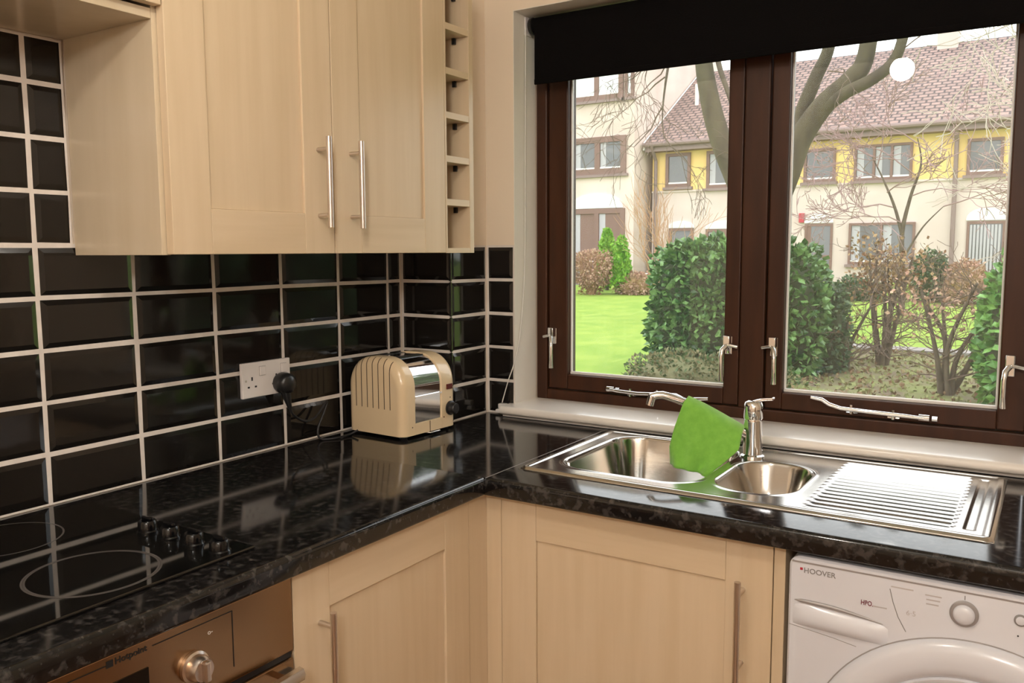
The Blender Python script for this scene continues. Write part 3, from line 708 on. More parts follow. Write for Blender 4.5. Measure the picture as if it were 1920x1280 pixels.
MB().loft([[tp(TWd/2-.001, l, z), tp(TWd/2+.0030, l, z), tp(TWd/2+.0030, l, z+.015), tp(TWd/2-.001, l, z+.015)] for l, z in ((h-.044, TZ0+.106), (h-.020, TZ0+.106))]).build('rocker_switch', 'rocker', to, bevel=.001)
for a in (-1, 1):
    for b in (-1, 1):
        x, y, z = tp(a*.08, b*.085, 0); MB().lathe([(.010, .9003), (.012, .9045), (.012, .9115)], (x, y, 0), 'z', 16).build('foot', 'rubber', to)
q = MB(); P = [(-.09, -.098), (.09, -.098), (.09, .098), (-.09, .098)]; q.loft([[tp(a, b, .9055) for a, b in P], [tp(a, b, .9105) for a, b in P]]); q.build('base_tray', 'chrome', to)
x, y, z = tp(TWd/2-.012, .012, .906); MB().tube([tp(TWd/2-.02, -.02, .9075), tp(TWd/2+.006, -.01, .9075), tp(TWd/2+.006, .03, .9075), tp(TWd/2-.02, .04, .9075)], .002, 8).build('tray_handle', 'chrome', to, smooth=60)

# ------------------------------------------------------------------ roller blind
bl = thing('roller_blind', (.975, 1.352, 2.065), 'black roller blind pulled partly down in front of the brown window', 'blind')
MB().tube([(.312, 1.352, 2.065), (1.645, 1.352, 2.065)], .0235, 24).build('roller', 'blind', bl, smooth=50)
box(.325, 1.640, 1.3272, 1.3284, 1.893, 2.066).build('fabric', 'blind', bl)
box(.325, 1.640, 1.3240, 1.3312, 1.890, 1.906).build('hem_bar', 'blind', bl, bevel=.002)
for x0, x1 in ((.2995, .3118), (1.6452, 1.658)): MB().lathe([(.024, 0), (.0255, .003), (.0255, .0095), (.022, x1-x0)], (x0, 1.352, 2.065), 'x', 24).build('end_cap', 'black', bl, smooth=40)
for x0, x1 in ((WX0+.0025, .2993), (1.6582, WX1-.0025)): 
    q = MB().box(x0, x0+.004 if x0 < 1 else x1, 1.335, 1.370, 2.04, 2.092); q.box(x0, x1, 1.346, 1.358, 2.059, 2.071); q.build('bracket', 'white', bl, bevel=.001)
MB().tube(spline([(.2925, 1.331, 2.06), (.2905, 1.33, 1.7), (.290, 1.325, 1.35), (.2885, 1.30, 1.15), (.286, 1.268, 1.06), (.270, 1.262, 1.01), (.254, 1.258, .955), (.250, 1.256, .938)]), .0016, 6).build('pull_cord', 'cordm', bl, smooth=60)
cleat = thing('cord_cleat', (.246, 1.262, .905), 'small white cord clip at the end of the window sill', 'clip')
m_ = MB().box(.236, .262, 1.252, 1.2715, .918, .934); m_.box(.230, .248, 1.247, 1.268, .9055, .917); m_.build('clip_body', 'white', cleat, bevel=.003)

# ------------------------------------------------------------------ room lamp and an added fill globe
pl_ = thing('pendant_lamp', (1.04, -.41, 2.19), 'small round warm pendant lamp hanging from the ceiling', 'lamp')
LC = (1.04, -.41, 2.19)
def sphere(c, r, seg=28, rings=16, sz=1): return MB().lathe([(max(r*math.sin(math.pi*k/rings), 1e-4), -r*sz*math.cos(math.pi*k/rings)) for k in range(rings+1)], c, 'z', seg)
sphere(LC, .050).build('globe', 'globe', pl_, smooth=60)
MB().tube([(LC[0], LC[1], 2.238), (LC[0], LC[1], 2.285)], .022, 16).build('lamp_holder', 'white', pl_, smooth=40)
MB().tube([(LC[0], LC[1], 2.284), (LC[0], LC[1], 2.401)], .004, 8).build('cable', 'white', pl_)
MB().lathe([(.05, -.022), (.05, -.004), (.045, -.0002)], (LC[0], LC[1], 2.42), 'z', 24).build('ceiling_rose', 'white', pl_, smooth=40)
p2_ = thing('pendant_lamp', (1.95, -1.75, 2.05), 'large round fill lamp added unseen at the back of the room', 'lamp')  # added globe, out of view behind the camera, lights the room evenly
sphere((1.95, -1.75, 2.08), .11).build('globe', 'fill_globe', p2_, smooth=60)
MB().tube([(1.95, -1.75, 2.188), (1.95, -1.75, 2.22)], .026, 16).build('lamp_holder', 'white', p2_, smooth=40)
MB().tube([(1.95, -1.75, 2.219), (1.95, -1.75, 2.401)], .004, 8).build('cable', 'white', p2_)
MB().lathe([(.05, -.022), (.05, -.004), (.045, -.0002)], (1.95, -1.75, 2.42), 'z', 24).build('ceiling_rose', 'white', p2_, smooth=40)

# ================================================================== OUTSIDE
def gz(y): return -.2 if y < 9 else -.2+(y-9)*.037
def gridmesh(x0, x1, y0, y1, nx_, ny_, zf):
    q = MB()
    for j in range(ny_+1):
        for i_ in range(nx_+1):
            x, y = x0+(x1-x0)*i_/nx_, y0+(y1-y0)*j/ny_; q.v.append((x, y, zf(x, y)))
    for j in range(ny_):
        for i_ in range(nx_): a_ = j*(nx_+1)+i_; q.f.append((a_, a_+1, a_+nx_+2, a_+nx_+1))
    return q
from mathutils import noise as mn
lawn = gridmesh(-40, 30, -20, 60, 70, 110, lambda x, y: gz(y)+.02*mn.noise((x*.5, y*.5, 0))).build('lawn', 'lawn', smooth=180, fix=False)
lawn['kind'] = 'structure'; lawn['label'] = 'bright green lawn between the kitchen and the houses'
def bed_h(x, y):
    s = min(1, max(0, (x+2.2)/1.4)); ye = 9.0+3.1*s*s*(3-2*s)
    e_ = max(-1, min(1, (ye-y)/.35)); l_ = max(-1, min(1, (x+3.0+.15*math.sin(y*2))/.4))
    return gz(y)+.05*min(e_, l_)+.05*mn.noise((x*1.7, y*1.7, 3))+.025*mn.noise((x*6, y*6, 5))
bed = gridmesh(-3.6, 4.5, 5.0, 12.6, 110, 100, bed_h).build('flower_bed', 'soil', smooth=180, fix=False)
bed['kind'] = 'structure'; bed['label'] = 'brown planting bed with leaf litter under the shrubs'
kerb = MB().loft([[(x, y0, gz(y0)-.05), (x, y0+.30, gz(y0)-.05), (x, y0+.30, gz(y0)+.075), (x, y0, gz(y0)+.06)] for x, y0 in ((-1.15, 12.25), (5, 12.05))]).build('path_edging', 'paving')
kerb['kind'] = 'structure'; kerb['label'] = 'narrow grey path edging along the lawn'

# ---------- houses
def ewindow(root, Y, x0, x1, z0, z1, lights=1, fr=.09, curtain=None, sillw=True, fm='brownframe', pm='pane', depth=.10):
    """a recessed window: frame bars, panes, sill"""
    wd = bpy.data.objects.new('window', None); COL.objects.link(wd); wd.parent = root; wd['base'] = list(root['base'])
    def part(nm, mb, mt):
        o = mb.build(nm, mt, root); o.parent = wd; o.location = -Vector(root['base']); return o
    y0, y1 = Y-.07, Y-.002
    f = MB(); f.box(x0, x0+fr, y0, y1, z0, z1); f.box(x1-fr, x1, y0, y1, z0, z1); f.box(x0+fr, x1-fr, y0, y1, z0, z0+fr); f.box(x0+fr, x1-fr, y0, y1, z1-fr, z1)
    step = (x1-x0-2*fr)/lights
    for k in range(1, lights): xm = x0+fr+step*k; f.box(xm-fr*.5, xm+fr*.5, y0, y1, z0+fr, z1-fr)
    part('window_frame', f, fm)
    for k in range(lights):
        a, b = x0+fr+step*k+(fr*.5 if k else 0), x0+fr+step*(k+1)-(fr*.5 if k < lights-1 else 0)
        part('pane', box(a, b, Y-.016, Y-.003, z0+fr, z1-fr), pm)
        if curtain: part('curtain', box(a+.01, a+(b-a)*curtain, Y-.024, Y-.0165, z0+fr+.01, z1-fr-.01), 'curtain')
        part('glazing_bar', box(a, b, Y-.045, Y-.0245, z0+fr, z0+fr+.05), 'white_render')
    if sillw: part('window_sill', box(x0-.08, x1+.08, Y-.12, Y-.002, z0-.09, z0-.005), 'pipe')
    return wd
YH = 26.0
hs = thing('terraced_house', (-3, 30, .3), 'yellow and beige terraced house row with brown tiled roof across the lawn', 'house')
part = lambda nm, mb, mt, root, **k: mb.build(nm, mt, root, **k)
part('lower_wall', box(-9.9, 7, YH, 35, -.2, 3.32), 'render_beige', hs)
part('upper_wall', box(-9.9, 7, YH-.001, 35, 3.32, 4.95), 'yellow', hs)
part('string_course', box(-9.9, 7, YH-.05, YH-.002, 3.30, 3.36), 'render_beige', hs)
def roof_slab(root, x0, x1, ye, ze, yr, zr, yb):
    q = MB(); t = .14
    q.v = [(x0, ye, ze), (x1, ye, ze), (x1, yr, zr), (x0, yr, zr), (x1, yb, ze), (x0, yb, ze)]
    q.v += [(a, b, c-t) for a, b, c in q.v[:6]]
    q.f = [(0, 1, 2, 3), (3, 2, 4, 5), (7, 6, 9, 8), (8, 9, 11, 10), (0, 6, 7, 1), (5, 4, 10, 11), (0, 3, 9, 6), (3, 5, 11, 9), (2, 1, 7, 8), (4, 2, 8, 10)]
    me = q.mesh('roof'); uv = me.uv_layers.new(); 
    for lp in me.loops:
        c = me.vertices[lp.vertex_index].co; uv.data[lp.index].uv = (c.x, math.hypot(c.y-ye, c.z-ze))
    return obj('roof', me, 'roof', root)
roof_slab(hs, -10.0, 7.2, YH-.45, 4.92, 30.6, 8.0, 35.4)
part('gable_wall', MB().prism([(YH, 4.95), (35, 4.95), (30.6, 7.8)], 'x', -9.88, -9.6), 'render_beige', hs)
g_ = part('gutter', MB().tube([(-10.02, YH-.52, 4.84), (7.2, YH-.52, 4.84)], .075, 8), 'pipe', hs)
part('fascia_board', box(-10.0, 7.2, YH-.42, YH-.36, 4.62, 4.80), 'pipe', hs)
part('soffit', box(-10.0, 7.2, YH-.36, YH-.002, 4.62, 4.66), 'brownframe', hs)
part('bargeboard', MB().loft([[(-10.06, y, z-.22), (-10.01, y, z-.22), (-10.01, y, z+.02), (-10.06, y, z+.02)] for y, z in ((YH-.45, 4.9), (30.6, 7.98))]), 'white_render', hs)
for x, zt, zb in ((-9.74, 4.8, .3), (-.84, 4.8, .3)): part('drainpipe', MB().tube([(x, YH-.5, zt), (x, YH-.12, zt-.45), (x, YH-.10, zb)], .06, 8), 'pipe', hs)
part('chimney', box(-1.95, -1.35, 30.2, 31.0, 7.4, 9.0), 'render_beige', hs)
part('vent_pipe', MB().tube([(-9.15, 28.0, 6.1), (-9.15, 28.0, 7.1)], .07, 8), 'white_render', hs)
ewindow(hs, YH, -9.42, -8.56, 3.47, 4.56, 1, .10, .0)
ewindow(hs, YH, -8.02, -6.6, 3.38, 4.56, 2, .10, .35)
ewindow(hs, YH, -4.96, -4.04, 3.42, 4.40, 1, .08, .0)
ewindow(hs, YH, -3.52, -1.95, 3.40, 4.42, 3, .07, .45)
ewindow(hs, YH, -.58, .30, 3.42, 4.40, 1, .08)
ewindow(hs, YH, 2.2, 3.6, 3.42, 4.40, 2, .08, .4)
ewindow(hs, YH, -9.28, -8.43, .95, 2.11, 1, .08); ewindow(hs, YH, -8.0, -6.7, .95, 2.06, 2, .08, .3)
ewindow(hs, YH, -3.60, -1.80, .96, 2.17, 2, .07, .3)
ewindow(hs, YH, 1.8, 3.2, .96, 2.17, 2, .07, .3)
def arch_panel(root, x0, x1, z0, z1, Y, mt='white_render'):
    P = [(x0, z0)]+[(x0+(x1-x0)*(1-math.cos(math.pi*k/12))/2, z0+(z1-z0)*math.sin(math.pi*k/12)**.8) for k in range(1, 12)]+[(x1, z0)]
    return part('arched_panel', MB().prism(P, 'y', Y-.06, Y-.002), mt, root)
def entrance(x0, x1, z0, z1, glazed):
    dd = bpy.data.objects.new('door', None); COL.objects.link(dd); dd.parent = hs; dd['base'] = list(hs['base'])
    def pp(nm, mb, mt): o = mb.build(nm, mt, hs); o.parent = dd; o.location = -Vector(hs['base'])
    fr = .07; f = MB(); f.box(x0, x0+fr, YH-.04, YH-.002, z0, z1); f.box(x1-fr, x1, YH-.04, YH-.002, z0, z1); f.box(x0+fr, x1-fr, YH-.04, YH-.002, z1-fr, z1); f.box(x0+fr, x1-fr, YH-.04, YH-.002, z0+.75, z0+.83) if not glazed else None
    pp('door_frame', f, 'brownframe'); pp('pane', box(x0+fr, x1-fr, YH-.018, YH-.003, z0, z1-fr), 'pane')
    if glazed:
        n_ = 9
        for k in range(n_): a = x0+fr+.01+(x1-x0-2*fr-.02)*k/n_; pp('blind_slat', box(a, a+.055, YH-.026, YH-.0185, z0+.05, z1-fr-.02), 'curtain')
    else: pp('door_panel', box(x0+fr, x0+fr+.12, YH-.024, YH-.0185, z0, z1-fr), 'brownframe')
entrance(-4.88, -4.06, .40, 2.17, False); entrance(-.50, .44, .40, 2.15, True)
arch_panel(hs, -4.9, -4.05, 2.2, 2.48, YH); arch_panel(hs, -.52, .48, 2.18, 2.52, YH)
arch_panel(hs, -9.3, -8.4, 2.13, 2.36, YH); arch_panel(hs, -8.02, -6.7, 2.08, 2.34, YH)
part('alarm_box', box(-5.05, -4.90, YH-.10, YH-.002, 2.22, 2.50), 'red', hs)
YF = 25.0
fl = thing('apartment_building', (-14, 29, .3), 'tall pale beige apartment block with brown window frames', 'building')
part('wall', box(-22, -10.12, YF, 33, -.2, 10.5), 'render_stain', fl)
ewindow(fl, YF, -12.45, -10.52, 6.34, 7.62, 2, .16, pm='skypane'); ewindow(fl, YF, -10.46, -10.14, 6.34, 7.62, 1, .10, pm='skypane')
ewindow(fl, YF, -12.48, -10.40, 3.92, 5.15, 2, .19, .28)
ewindow(fl, YF, -12.48, -10.43, .86, 2.79, 2, .16, .3, pm='brownframe')
arch_panel(fl, -12.45, -10.5, 2.81, 3.30, YF)
ewindow(fl, YF, -16.5, -14.4, 3.92, 5.15, 2, .19, .28); ewindow(fl, YF, -16.5, -14.4, .86, 2.79, 2, .16, .3)
part('roof_edge', box(-22.1, -10.1, YF-.15, 33.1, 10.5, 10.65), 'pipe', fl)
rr_ = thing('low_wall', (-9.6, 23.5, .2), 'low pale wall in front of the apartment block', 'wall')
box(-9.9, -7.6, 23.3, 23.55, .1, .62).build('wall_body', 'render_beige', rr_); box(-9.95, -7.55, 23.25, 23.6, .62, .70).build('coping', 'white_render', rr_)
st_ = thing('garden_steps', (-11.2, 22.3, .2), 'grey stone steps at the foot of the apartment block', 'steps')
for k in range(4): box(-12.6, -9.95, 22.6+.33*k, 24.4, .15+.16*k, .29+.16*k).build('step', 'paving', st_)

# ---------- plants
def jit(s): return Vector((random.gauss(0, s), random.gauss(0, s), random.gauss(0, s)))
def grow(mb, p, d, L, r, depth, maxd, nch=3, spread=.6, up=.12, curl=.16, seg=6, thin=.62, minr=.003, steps=4):
    pts = [p.copy()]; rr = [r]; dd = d.normalized()
    for k in range(steps):
        dd = (dd+jit(curl)+Vector((0, 0, up))).normalized(); p = p+dd*L/steps; pts.append(p.copy()); rr.append(max(minr, r*(1-.45*(k+1)/steps)))
    mb.tube(pts, rr, max(3, seg-depth), cap=depth == 0)
    if depth >= maxd: return
    for c in range(nch):
        k = random.randint(max(1, steps//2), steps) if c else steps
        q = pts[k]; ax = jit(1).normalized(); nd = (dd+ax*spread).normalized()
        grow(mb, q, nd, L*random.uniform(.6, .85), max(minr, rr[k]*thin), depth+1, maxd, nch, spread, up, curl, seg, thin, minr, steps)
def leaves(mb, pts, size, flat=.5, out=None):
    """folded diamond leaves at the given points, pointing roughly outwards"""
    for p, nrm in pts:
        d = (nrm+jit(.55)).normalized(); s = d.cross(jit(1)).normalized(); n_ = d.cross(s); L = size*random.uniform(.7, 1.25); W_ = L*.36; o = len(mb.v)
        a = p; m1 = p+d*L*.5+n_*L*.06
        for v in (a, m1+s*W_-n_*L*.10, p+d*L-n_*L*.08, m1-s*W_-n_*L*.10, m1): mb.v.append((v.x, v.y, v.z))
        mb.f += [(o, o+1, o+4), (o+1, o+2, o+4), (o+2, o+3, o+4), (o+3, o, o+4)]
def blob_pts(n, c, rad, pw=2.6, fill=.35, seed=0, lump=.12, zmin=None):
    out = []; c = Vector(c); rad = Vector(rad)
    for _ in range(n):
        d = jit(1).normalized(); k = (abs(d.x)**pw+abs(d.y)**pw+abs(d.z)**pw)**(-1/pw)
        s = k*(1-fill*random.random()**2)*(1+lump*mn.noise(d*2.3+Vector((seed, 0, 0)))*2)
        p = c+Vector((d.x*rad.x, d.y*rad.y, d.z*rad.z))*s
        if zmin is not None and p.z < zmin: continue
        out.append((p, Vector((d.x/rad.x, d.y/rad.y, d.z/rad.z)).normalized()))
    return out
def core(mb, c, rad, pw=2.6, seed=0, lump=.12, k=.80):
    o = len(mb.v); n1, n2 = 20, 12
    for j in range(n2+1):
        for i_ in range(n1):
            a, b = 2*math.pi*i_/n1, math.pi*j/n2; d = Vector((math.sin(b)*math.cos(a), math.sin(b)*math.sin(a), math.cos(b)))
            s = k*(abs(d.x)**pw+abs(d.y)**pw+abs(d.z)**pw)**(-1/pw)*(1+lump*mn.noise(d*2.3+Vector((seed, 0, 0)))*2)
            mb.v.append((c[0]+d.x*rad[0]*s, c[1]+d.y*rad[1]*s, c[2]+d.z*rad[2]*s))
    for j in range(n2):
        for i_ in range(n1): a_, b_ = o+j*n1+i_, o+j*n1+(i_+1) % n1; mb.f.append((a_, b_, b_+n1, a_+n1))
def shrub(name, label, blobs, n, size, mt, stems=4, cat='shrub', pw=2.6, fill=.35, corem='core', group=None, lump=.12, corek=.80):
    """leafy shrub: dense leaves, dark inner mass, stems reaching the ground"""
    c0, r0 = blobs[0]; base = (c0[0], c0[1], gz(c0[1])); t = thing(name, base, label, cat, group)
    q = MB(); cm = MB(); tot = sum(r[0]*r[2] for _, r in blobs)
    for i_, (c, r) in enumerate(blobs):
        leaves(q, blob_pts(int(n*r[0]*r[2]/tot), c, r, pw, fill, i_*7.3, lump, gz(c[1])+.02), size); core(cm, c, r, pw, i_*7.3, lump, corek)
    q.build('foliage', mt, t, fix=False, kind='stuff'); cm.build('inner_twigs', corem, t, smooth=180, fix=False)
    for k in range(stems):
        a = 2*math.pi*k/stems+.4; p = Vector(base)+Vector((.12*math.cos(a)*r0[0], .12*math.sin(a)*r0[1], -.06))
        MB().tube([p, p+Vector((.05*math.cos(a), .05*math.sin(a), .25)), Vector(c0)+Vector((math.cos(a)*r0[0]*.4, math.sin(a)*r0[1]*.4, 0))], [.022, .018, .008], 6).build('stem', 'barkdark', t, smooth=60)
    return t
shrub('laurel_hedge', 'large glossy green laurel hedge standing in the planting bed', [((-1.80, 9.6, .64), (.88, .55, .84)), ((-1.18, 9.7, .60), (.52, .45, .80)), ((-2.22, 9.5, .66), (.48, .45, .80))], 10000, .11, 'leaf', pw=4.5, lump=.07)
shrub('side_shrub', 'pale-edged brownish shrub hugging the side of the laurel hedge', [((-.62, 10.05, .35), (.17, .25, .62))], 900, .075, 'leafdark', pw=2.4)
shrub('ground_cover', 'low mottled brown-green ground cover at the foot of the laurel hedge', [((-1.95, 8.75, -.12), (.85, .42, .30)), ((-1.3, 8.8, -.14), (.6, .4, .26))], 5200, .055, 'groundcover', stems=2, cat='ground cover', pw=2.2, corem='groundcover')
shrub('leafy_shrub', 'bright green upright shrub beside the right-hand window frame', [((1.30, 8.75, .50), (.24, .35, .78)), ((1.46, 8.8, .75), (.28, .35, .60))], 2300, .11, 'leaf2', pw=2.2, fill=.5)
shrub('round_bush', 'small round dark green bush on the lawn before the beige house', [((-2.30, 20.3, .32), (.50, .45, .40))], 1500, .09, 'leafdark')
shrub('round_bush', 'tall dark green bush behind the bare shrubs near the drainpipe', [((-.72, 20.3, .74), (.36, .35, .58))], 1500, .085, 'leafdark')
shrub('brown_bush', 'twiggy brown bush beside the tall dark green bush', [((.02, 20.0, .62), (.42, .35, .50))], 1700, .08, 'leafpink', corem='leafbrown')
shrub('brown_bush', 'low rounded pinkish-brown bush beside the thin conifer', [((-7.9, 20.4, .42), (.56, .45, .36))], 1900, .085, 'leafpink', corem='leafbrown')
shrub('added_evergreen', 'tall dark evergreen added out of view to darken the tile reflections', [((4.6, 4.1, 1.9), (1.35, 1.25, 2.3))], 5000, .22, 'leafdark', pw=2.4)  # unseen, added to keep the bright garden out of the tile reflections
def conifer(c, r, hgt, n, label):
    t = thing('conifer', (c[0], c[1], gz(c[1])), label, 'conifer'); q = MB(); z0 = gz(c[1])
    pts = []
    for _ in range(n):
        v = random.random(); a = random.uniform(0, 6.283); rr = r*(1-v)**.6*(v*6 if v < .16 else 1)*random.uniform(.7, 1.05)
        pts.append((Vector((c[0]+rr*math.cos(a), c[1]+rr*math.sin(a), z0+.08+hgt*v)), Vector((math.cos(a)*.5, math.sin(a)*.5, 1)).normalized()))
    leaves(q, pts, .13); q.build('foliage', 'conifer', t, fix=False, kind='stuff')
    MB().tube([(c[0], c[1], z0-.05), (c[0], c[1], z0+hgt*.8)], [.06, .01], 6).build('trunk', 'barkdark', t)
conifer((-8.28, 20.2, 0), .30, 1.42, 1500, 'thin lime green conifer next to the brown vase-shaped shrub')
conifer((-9.3, 21.4, 0), .36, 1.62, 1500, 'lime green conifer peeping out behind the brown vase-shaped shrub')
# vase-shaped clipped shrub
t = thing('clipped_shrub', (-9.07, 20.0, gz(20)), 'vase-shaped clipped shrub with a flat orange-brown top', 'shrub')
q = MB(); g0 = gz(20)
for k in range(46):
    a = random.uniform(0, 6.283); r1 = random.random()**.5*.56; z1 = g0+random.uniform(.85, 1.22)
    p0 = Vector((-9.07+.08*math.cos(a), 20+.08*math.sin(a), g0-.03)); p1 = Vector((-9.07+r1*math.cos(a), 20+r1*math.sin(a), z1))
    q.tube([p0, p0.lerp(p1, .5)+jit(.04)-Vector((r1*.15*math.cos(a), r1*.15*math.sin(a), 0)), p1], [.02, .012, .006], 4, False)
q.build('branches', 'twigorange', t, fix=False, kind='stuff')
q = MB(); leaves(q, blob_pts(2600, (-9.07, 20.0, .90), (.60, .5, .46), 2.8, .45, 3), .075); q.build('foliage', 'leafpink', t, fix=False, kind='stuff')
q = MB(); leaves(q, blob_pts(500, (-9.07, 20.0, .35), (.36, .3, .36), 2.0, .8, 5), .07); q.build('lower_foliage', 'leafbrown', t, fix=False, kind='stuff')
# big leaning tree
def limb(mb, P, R, seg=12): mb.tube(spline(P, 6), [R[0]+(R[-1]-R[0])*(i_/(6*(len(P)-1))) for i_ in range(6*(len(P)-1)+1)], seg)
tr = thing('garden_tree', (-2.1, 12.3, gz(12.3)), 'large bare tree with thick forking grey-green limbs', 'tree')
q = MB(); limb(q, [(-2.12, 12.3, -.15), (-2.12, 12.2, .8), (-2.15, 12.1, 1.8), (-2.1, 12.0, 2.4)], [.30, .24]); q.build('trunk', 'bark', tr, smooth=80)
q = MB(); limb(q, [(-2.15, 12.0, 1.7), (-2.45, 12.0, 2.35), (-2.78, 12.0, 3.1), (-2.98, 12.0, 3.8), (-3.08, 12.0, 4.5), (-3.05, 12.0, 5.6)], [.20, .11]); q.build('limb', 'bark', tr, smooth=80)
q = MB(); limb(q, [(-2.05, 12.0, 1.75), (-1.76, 12.0, 2.5), (-1.58, 12.0, 3.0), (-1.27, 12.0, 3.45), (-.90, 12.0, 3.78), (-.72, 12.0, 4.1), (-.62, 12.0, 5.2)], [.21, .10]); q.build('limb', 'bark', tr, smooth=80)
q = MB(); limb(q, [(-1.22, 11.95, 3.42), (-.95, 11.9, 3.58), (-.62, 11.9, 3.72), (-.36, 11.9, 3.92), (-.24, 11.9, 4.25), (-.1, 11.9, 5.0)], [.095, .06], 10); q.build('limb', 'bark', tr, smooth=80)
q = MB(); limb(q, [(-1.66, 12.05, 2.75), (-1.60, 12.1, 3.35), (-1.42, 12.1, 3.85), (-1.24, 12.1, 4.3), (-1.2, 12.1, 5.1)], [.12, .07], 10); q.build('limb', 'bark', tr, smooth=80)
q = MB(); limb(q, [(-2.9, 12.0, 4.5), (-2.78, 11.95, 4.1), (-2.62, 11.9, 3.7), (-2.5, 11.9, 3.3)], [.045, .03], 8); limb(q, [(-3.0, 12, 4.7), (-3.3, 11.5, 4.6), (-3.22, 11.0, 4.1), (-3.30, 11.0, 3.55), (-3.31, 11, 3.2)], [.035, .008], 6); q.build('limb', 'barkdark', tr, smooth=80)
q = MB(); random.seed(21)
for p, d in (((-3.25, 11.2, 4.3), (-1, -.2, -.2)), ((-3.28, 11.0, 3.9), (-1, 0, -.5)), ((-3.3, 11.0, 3.5), (-.6, 0, -.9)), ((-3.5, 11.3, 4.6), (-1, -.3, -.15)), ((-3.25, 11.0, 4.1), (-1, .2, -.7)), ((-3.3, 11.2, 4.4), (-1, .1, -.5)), ((-3.31, 11, 3.25), (-.4, .1, -1))):
    grow(q, Vector(p), Vector(d), .75, .012, 0, 3, 3, .75, -.10, .22, 5, .6, .0035)
for p, d in (((-.4, 11.9, 4.0), (1, -.3, .1)), ((-1.2, 11.9, 3.9), (1, -.5, .1)), ((-2.2, 12, 2.5), (-.6, -.5, .3))): grow(q, Vector(p), Vector(d), .7, .012, 0, 2, 3, .75, -.05, .22, 5, .6, .0035)
q.build('twigs', 'twig', tr, fix=False, kind='stuff')
# pinkish flowering tree in front of the houses
random.seed(5)
t = thing('blossom_tree', (-.85, 17.2, gz(17.2)), 'slender bare tree with a haze of pinkish twigs before the yellow house', 'tree')
q = MB(); limb(q, [(-.85, 17.2, .05), (-.86, 17.2, .9), (-.90, 17.2, 1.7), (-.78, 17.2, 2.4), (-.62, 17.2, 3.0), (-.70, 17.2, 3.5)], [.065, .008], 8); limb(q, [(-.88, 17.2, 1.6), (-1.05, 17.2, 2.2), (-1.28, 17.2, 2.75), (-1.5, 17.2, 3.2)], [.038, .007], 8); limb(q, [(-.87, 17.2, 1.2), (-.55, 17.2, 1.8), (-.2, 17.2, 2.2)], [.026, .007], 6); q.build('trunk', 'barkdark', t, smooth=80)
q = MB()
for p, d in [((-.90, 17.2, 1.9), (-1, -.3, .5)), ((-1.05, 17.2, 2.2), (-1, .2, .3)), ((-1.28, 17.2, 2.75), (-1, -.2, .3)), ((-1.5, 17.2, 3.2), (-.7, 0, .5)), ((-.8, 17.2, 2.4), (1, -.2, .3)), ((-.62, 17.2, 3.0), (.8, .2, .4)), ((-.7, 17.2, 3.4), (-.4, 0, 1)), ((-.2, 17.2, 2.2), (.8, 0, .3)), ((-1.2, 17.2, 2.5), (0, -1, .4)), ((-.7, 17.2, 2.8), (-.6, -.6, .5)), ((-1.4, 17.2, 3.0), (.3, -.3, 1))]:
    grow(q, Vector(p), Vector(d), .85, .014, 0, 4, 3, .7, .02, .2, 5, .66, .0065, 3)
q.build('twigs', 'twigpink', t, fix=False, kind='stuff')
# pale twigs of a tree on the right
random.seed(9)
t = thing('pale_tree', (2.6, 12.0, gz(12)), 'bare pale-twigged tree reaching in front of the roof from the right', 'tree')
q = MB(); limb(q, [(2.6, 12, -.15), (2.5, 12, 1.2), (2.3, 12, 2.4), (1.9, 12, 3.6), (1.5, 12, 4.6)], [.12, .05], 8); q.build('trunk', 'barkdark', t, smooth=80)
q = MB()
for p, d in [((2.3, 12, 2.4), (-1, -.2, .5)), ((2.2, 12, 2.8), (-1, .1, .35)), ((2.0, 12, 3.3), (-1, 0, .2)), ((1.9, 12, 3.6), (-1, -.1, .1)), ((1.7, 12, 4.2), (-1, 0, -.05)), ((2.4, 12, 2.0), (-1, 0, .45)), ((1.5, 12, 4.5), (-1, .1, -.3))]:
    grow(q, Vector(p), Vector(d), .95, .014, 0, 3, 3, .6, .0, .18, 5, .64, .0052, 4)
q.build('twigs', 'twigpale', t, fix=False, kind='stuff')
# orange-brown bare tree behind the laurel
random.seed(13)
t = thing('bare_bush', (-4.75, 15.0, gz(15)), 'bare orange-brown twiggy bush rising behind the laurel hedge', 'shrub')
q = MB()
for k in range(6): grow(q, Vector((-4.75, 15, gz(15)-.04)), Vector((random.uniform(-.5, .5), random.uniform(-.3, .3), 1)), 1.1, .032, 0, 3, 3, .5, .1, .14, 6, .6, .0045, 4)
q.build('branches', 'twigorange', t, fix=False, kind='stuff')
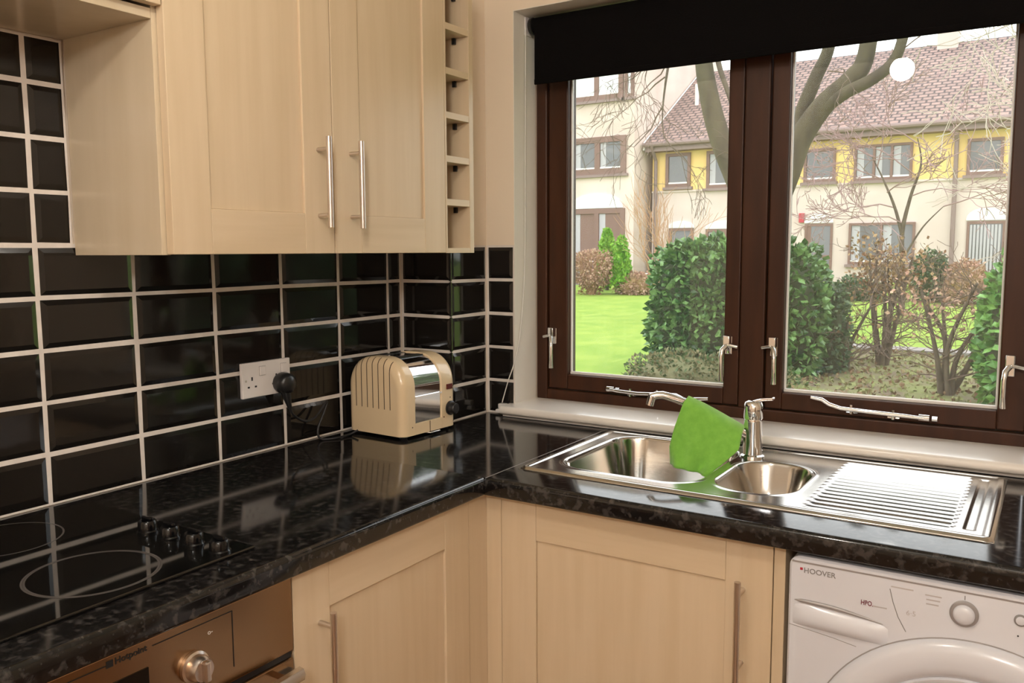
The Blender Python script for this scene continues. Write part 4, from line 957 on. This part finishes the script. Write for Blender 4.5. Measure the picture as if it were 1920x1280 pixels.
# pruned shrubs in the bed
def pruned(name, label, x, y, h_, n, sd, spread, leafn, leafm, lean=0):
    random.seed(sd); z0 = bed_h(x, y)-.03
    t = thing(name, (x, y, z0), label, 'shrub'); tips = []
    for k in range(n):
        a = 2*math.pi*k/n+random.uniform(-.4, .4); r1 = spread*random.uniform(.35, 1); p0 = Vector((x+.05*math.cos(a), y+.05*math.sin(a), z0)); p1 = Vector((x+lean+r1*math.cos(a), y+r1*math.sin(a)*.7, z0+h_*random.uniform(.72, 1)))
        q = MB(); mid = p0.lerp(p1, .45)+jit(.05)-Vector((r1*.25*math.cos(a), 0, 0)); q.tube(spline([p0, mid, p1], 5), [.036-.0024*i_ for i_ in range(11)], 7); q.build('stem', 'barkdark', t, smooth=60)
        tips.append((p0, mid, p1))
    q = MB()
    for p0, mid, p1 in tips:
        for j in range(5):
            s = mid.lerp(p1, random.random()); grow(q, s, jit(1)+Vector((0, 0, .6)), .30, .009, 0, 2, 3, .7, .03, .25, 4, .65, .003, 3)
        for j in range(2):
            s = p0.lerp(mid, random.uniform(.2, 1)); grow(q, s, Vector((random.choice((-1, 1)), random.uniform(-.5, .5), .3)), .38, .010, 0, 2, 2, .6, .05, .25, 4, .65, .003, 3)
    q.build('twigs', 'twig', t, fix=False, kind='stuff')
    q = MB(); pts = []
    for _ in range(leafn):
        p0, mid, p1 = random.choice(tips); p = p1+jit(.13)+Vector((0, 0, random.uniform(-.30, .06))); pts.append((p, (jit(.6)+Vector((0, 0, .6))).normalized()))
    leaves(q, pts, .06); q.build('foliage', leafm, t, fix=False, kind='stuff')
pruned('pruned_shrub', 'multi-stemmed pruned shrub with dry brown and yellowish leaves on top', -.17, 10.9, 1.55, 9, 3, .42, 750, 'leafbrown')
pruned('pruned_shrub', 'forked gnarled shrub with sparse brown leaf tufts beside the green shrub', .74, 9.1, 1.38, 6, 8, .46, 330, 'leafpink')
pruned('pruned_shrub', 'small thin-stemmed twiggy shrub between the laurel and the pruned shrub', -.52, 10.2, .85, 4, 17, .34, 60, 'leafbrown')

# leaf litter and tufts on the bed
random.seed(31); q = MB(); pts = []
for _ in range(7000):
    x, y = random.uniform(-2.6, 3.2), random.uniform(7.6, 12.2)
    if bed_h(x, y) < gz(y)-.005: continue
    pts.append((Vector((x, y, bed_h(x, y)+.004)), (jit(.5)+Vector((0, 0, .15))).normalized()))
leaves(q, pts, .06); lt = q.build('leaf_litter', leafmat('mixed_leaf_litter', (.20, .12, .065), (.24, .26, .10), .9, .9), bed, fix=False, kind='stuff')
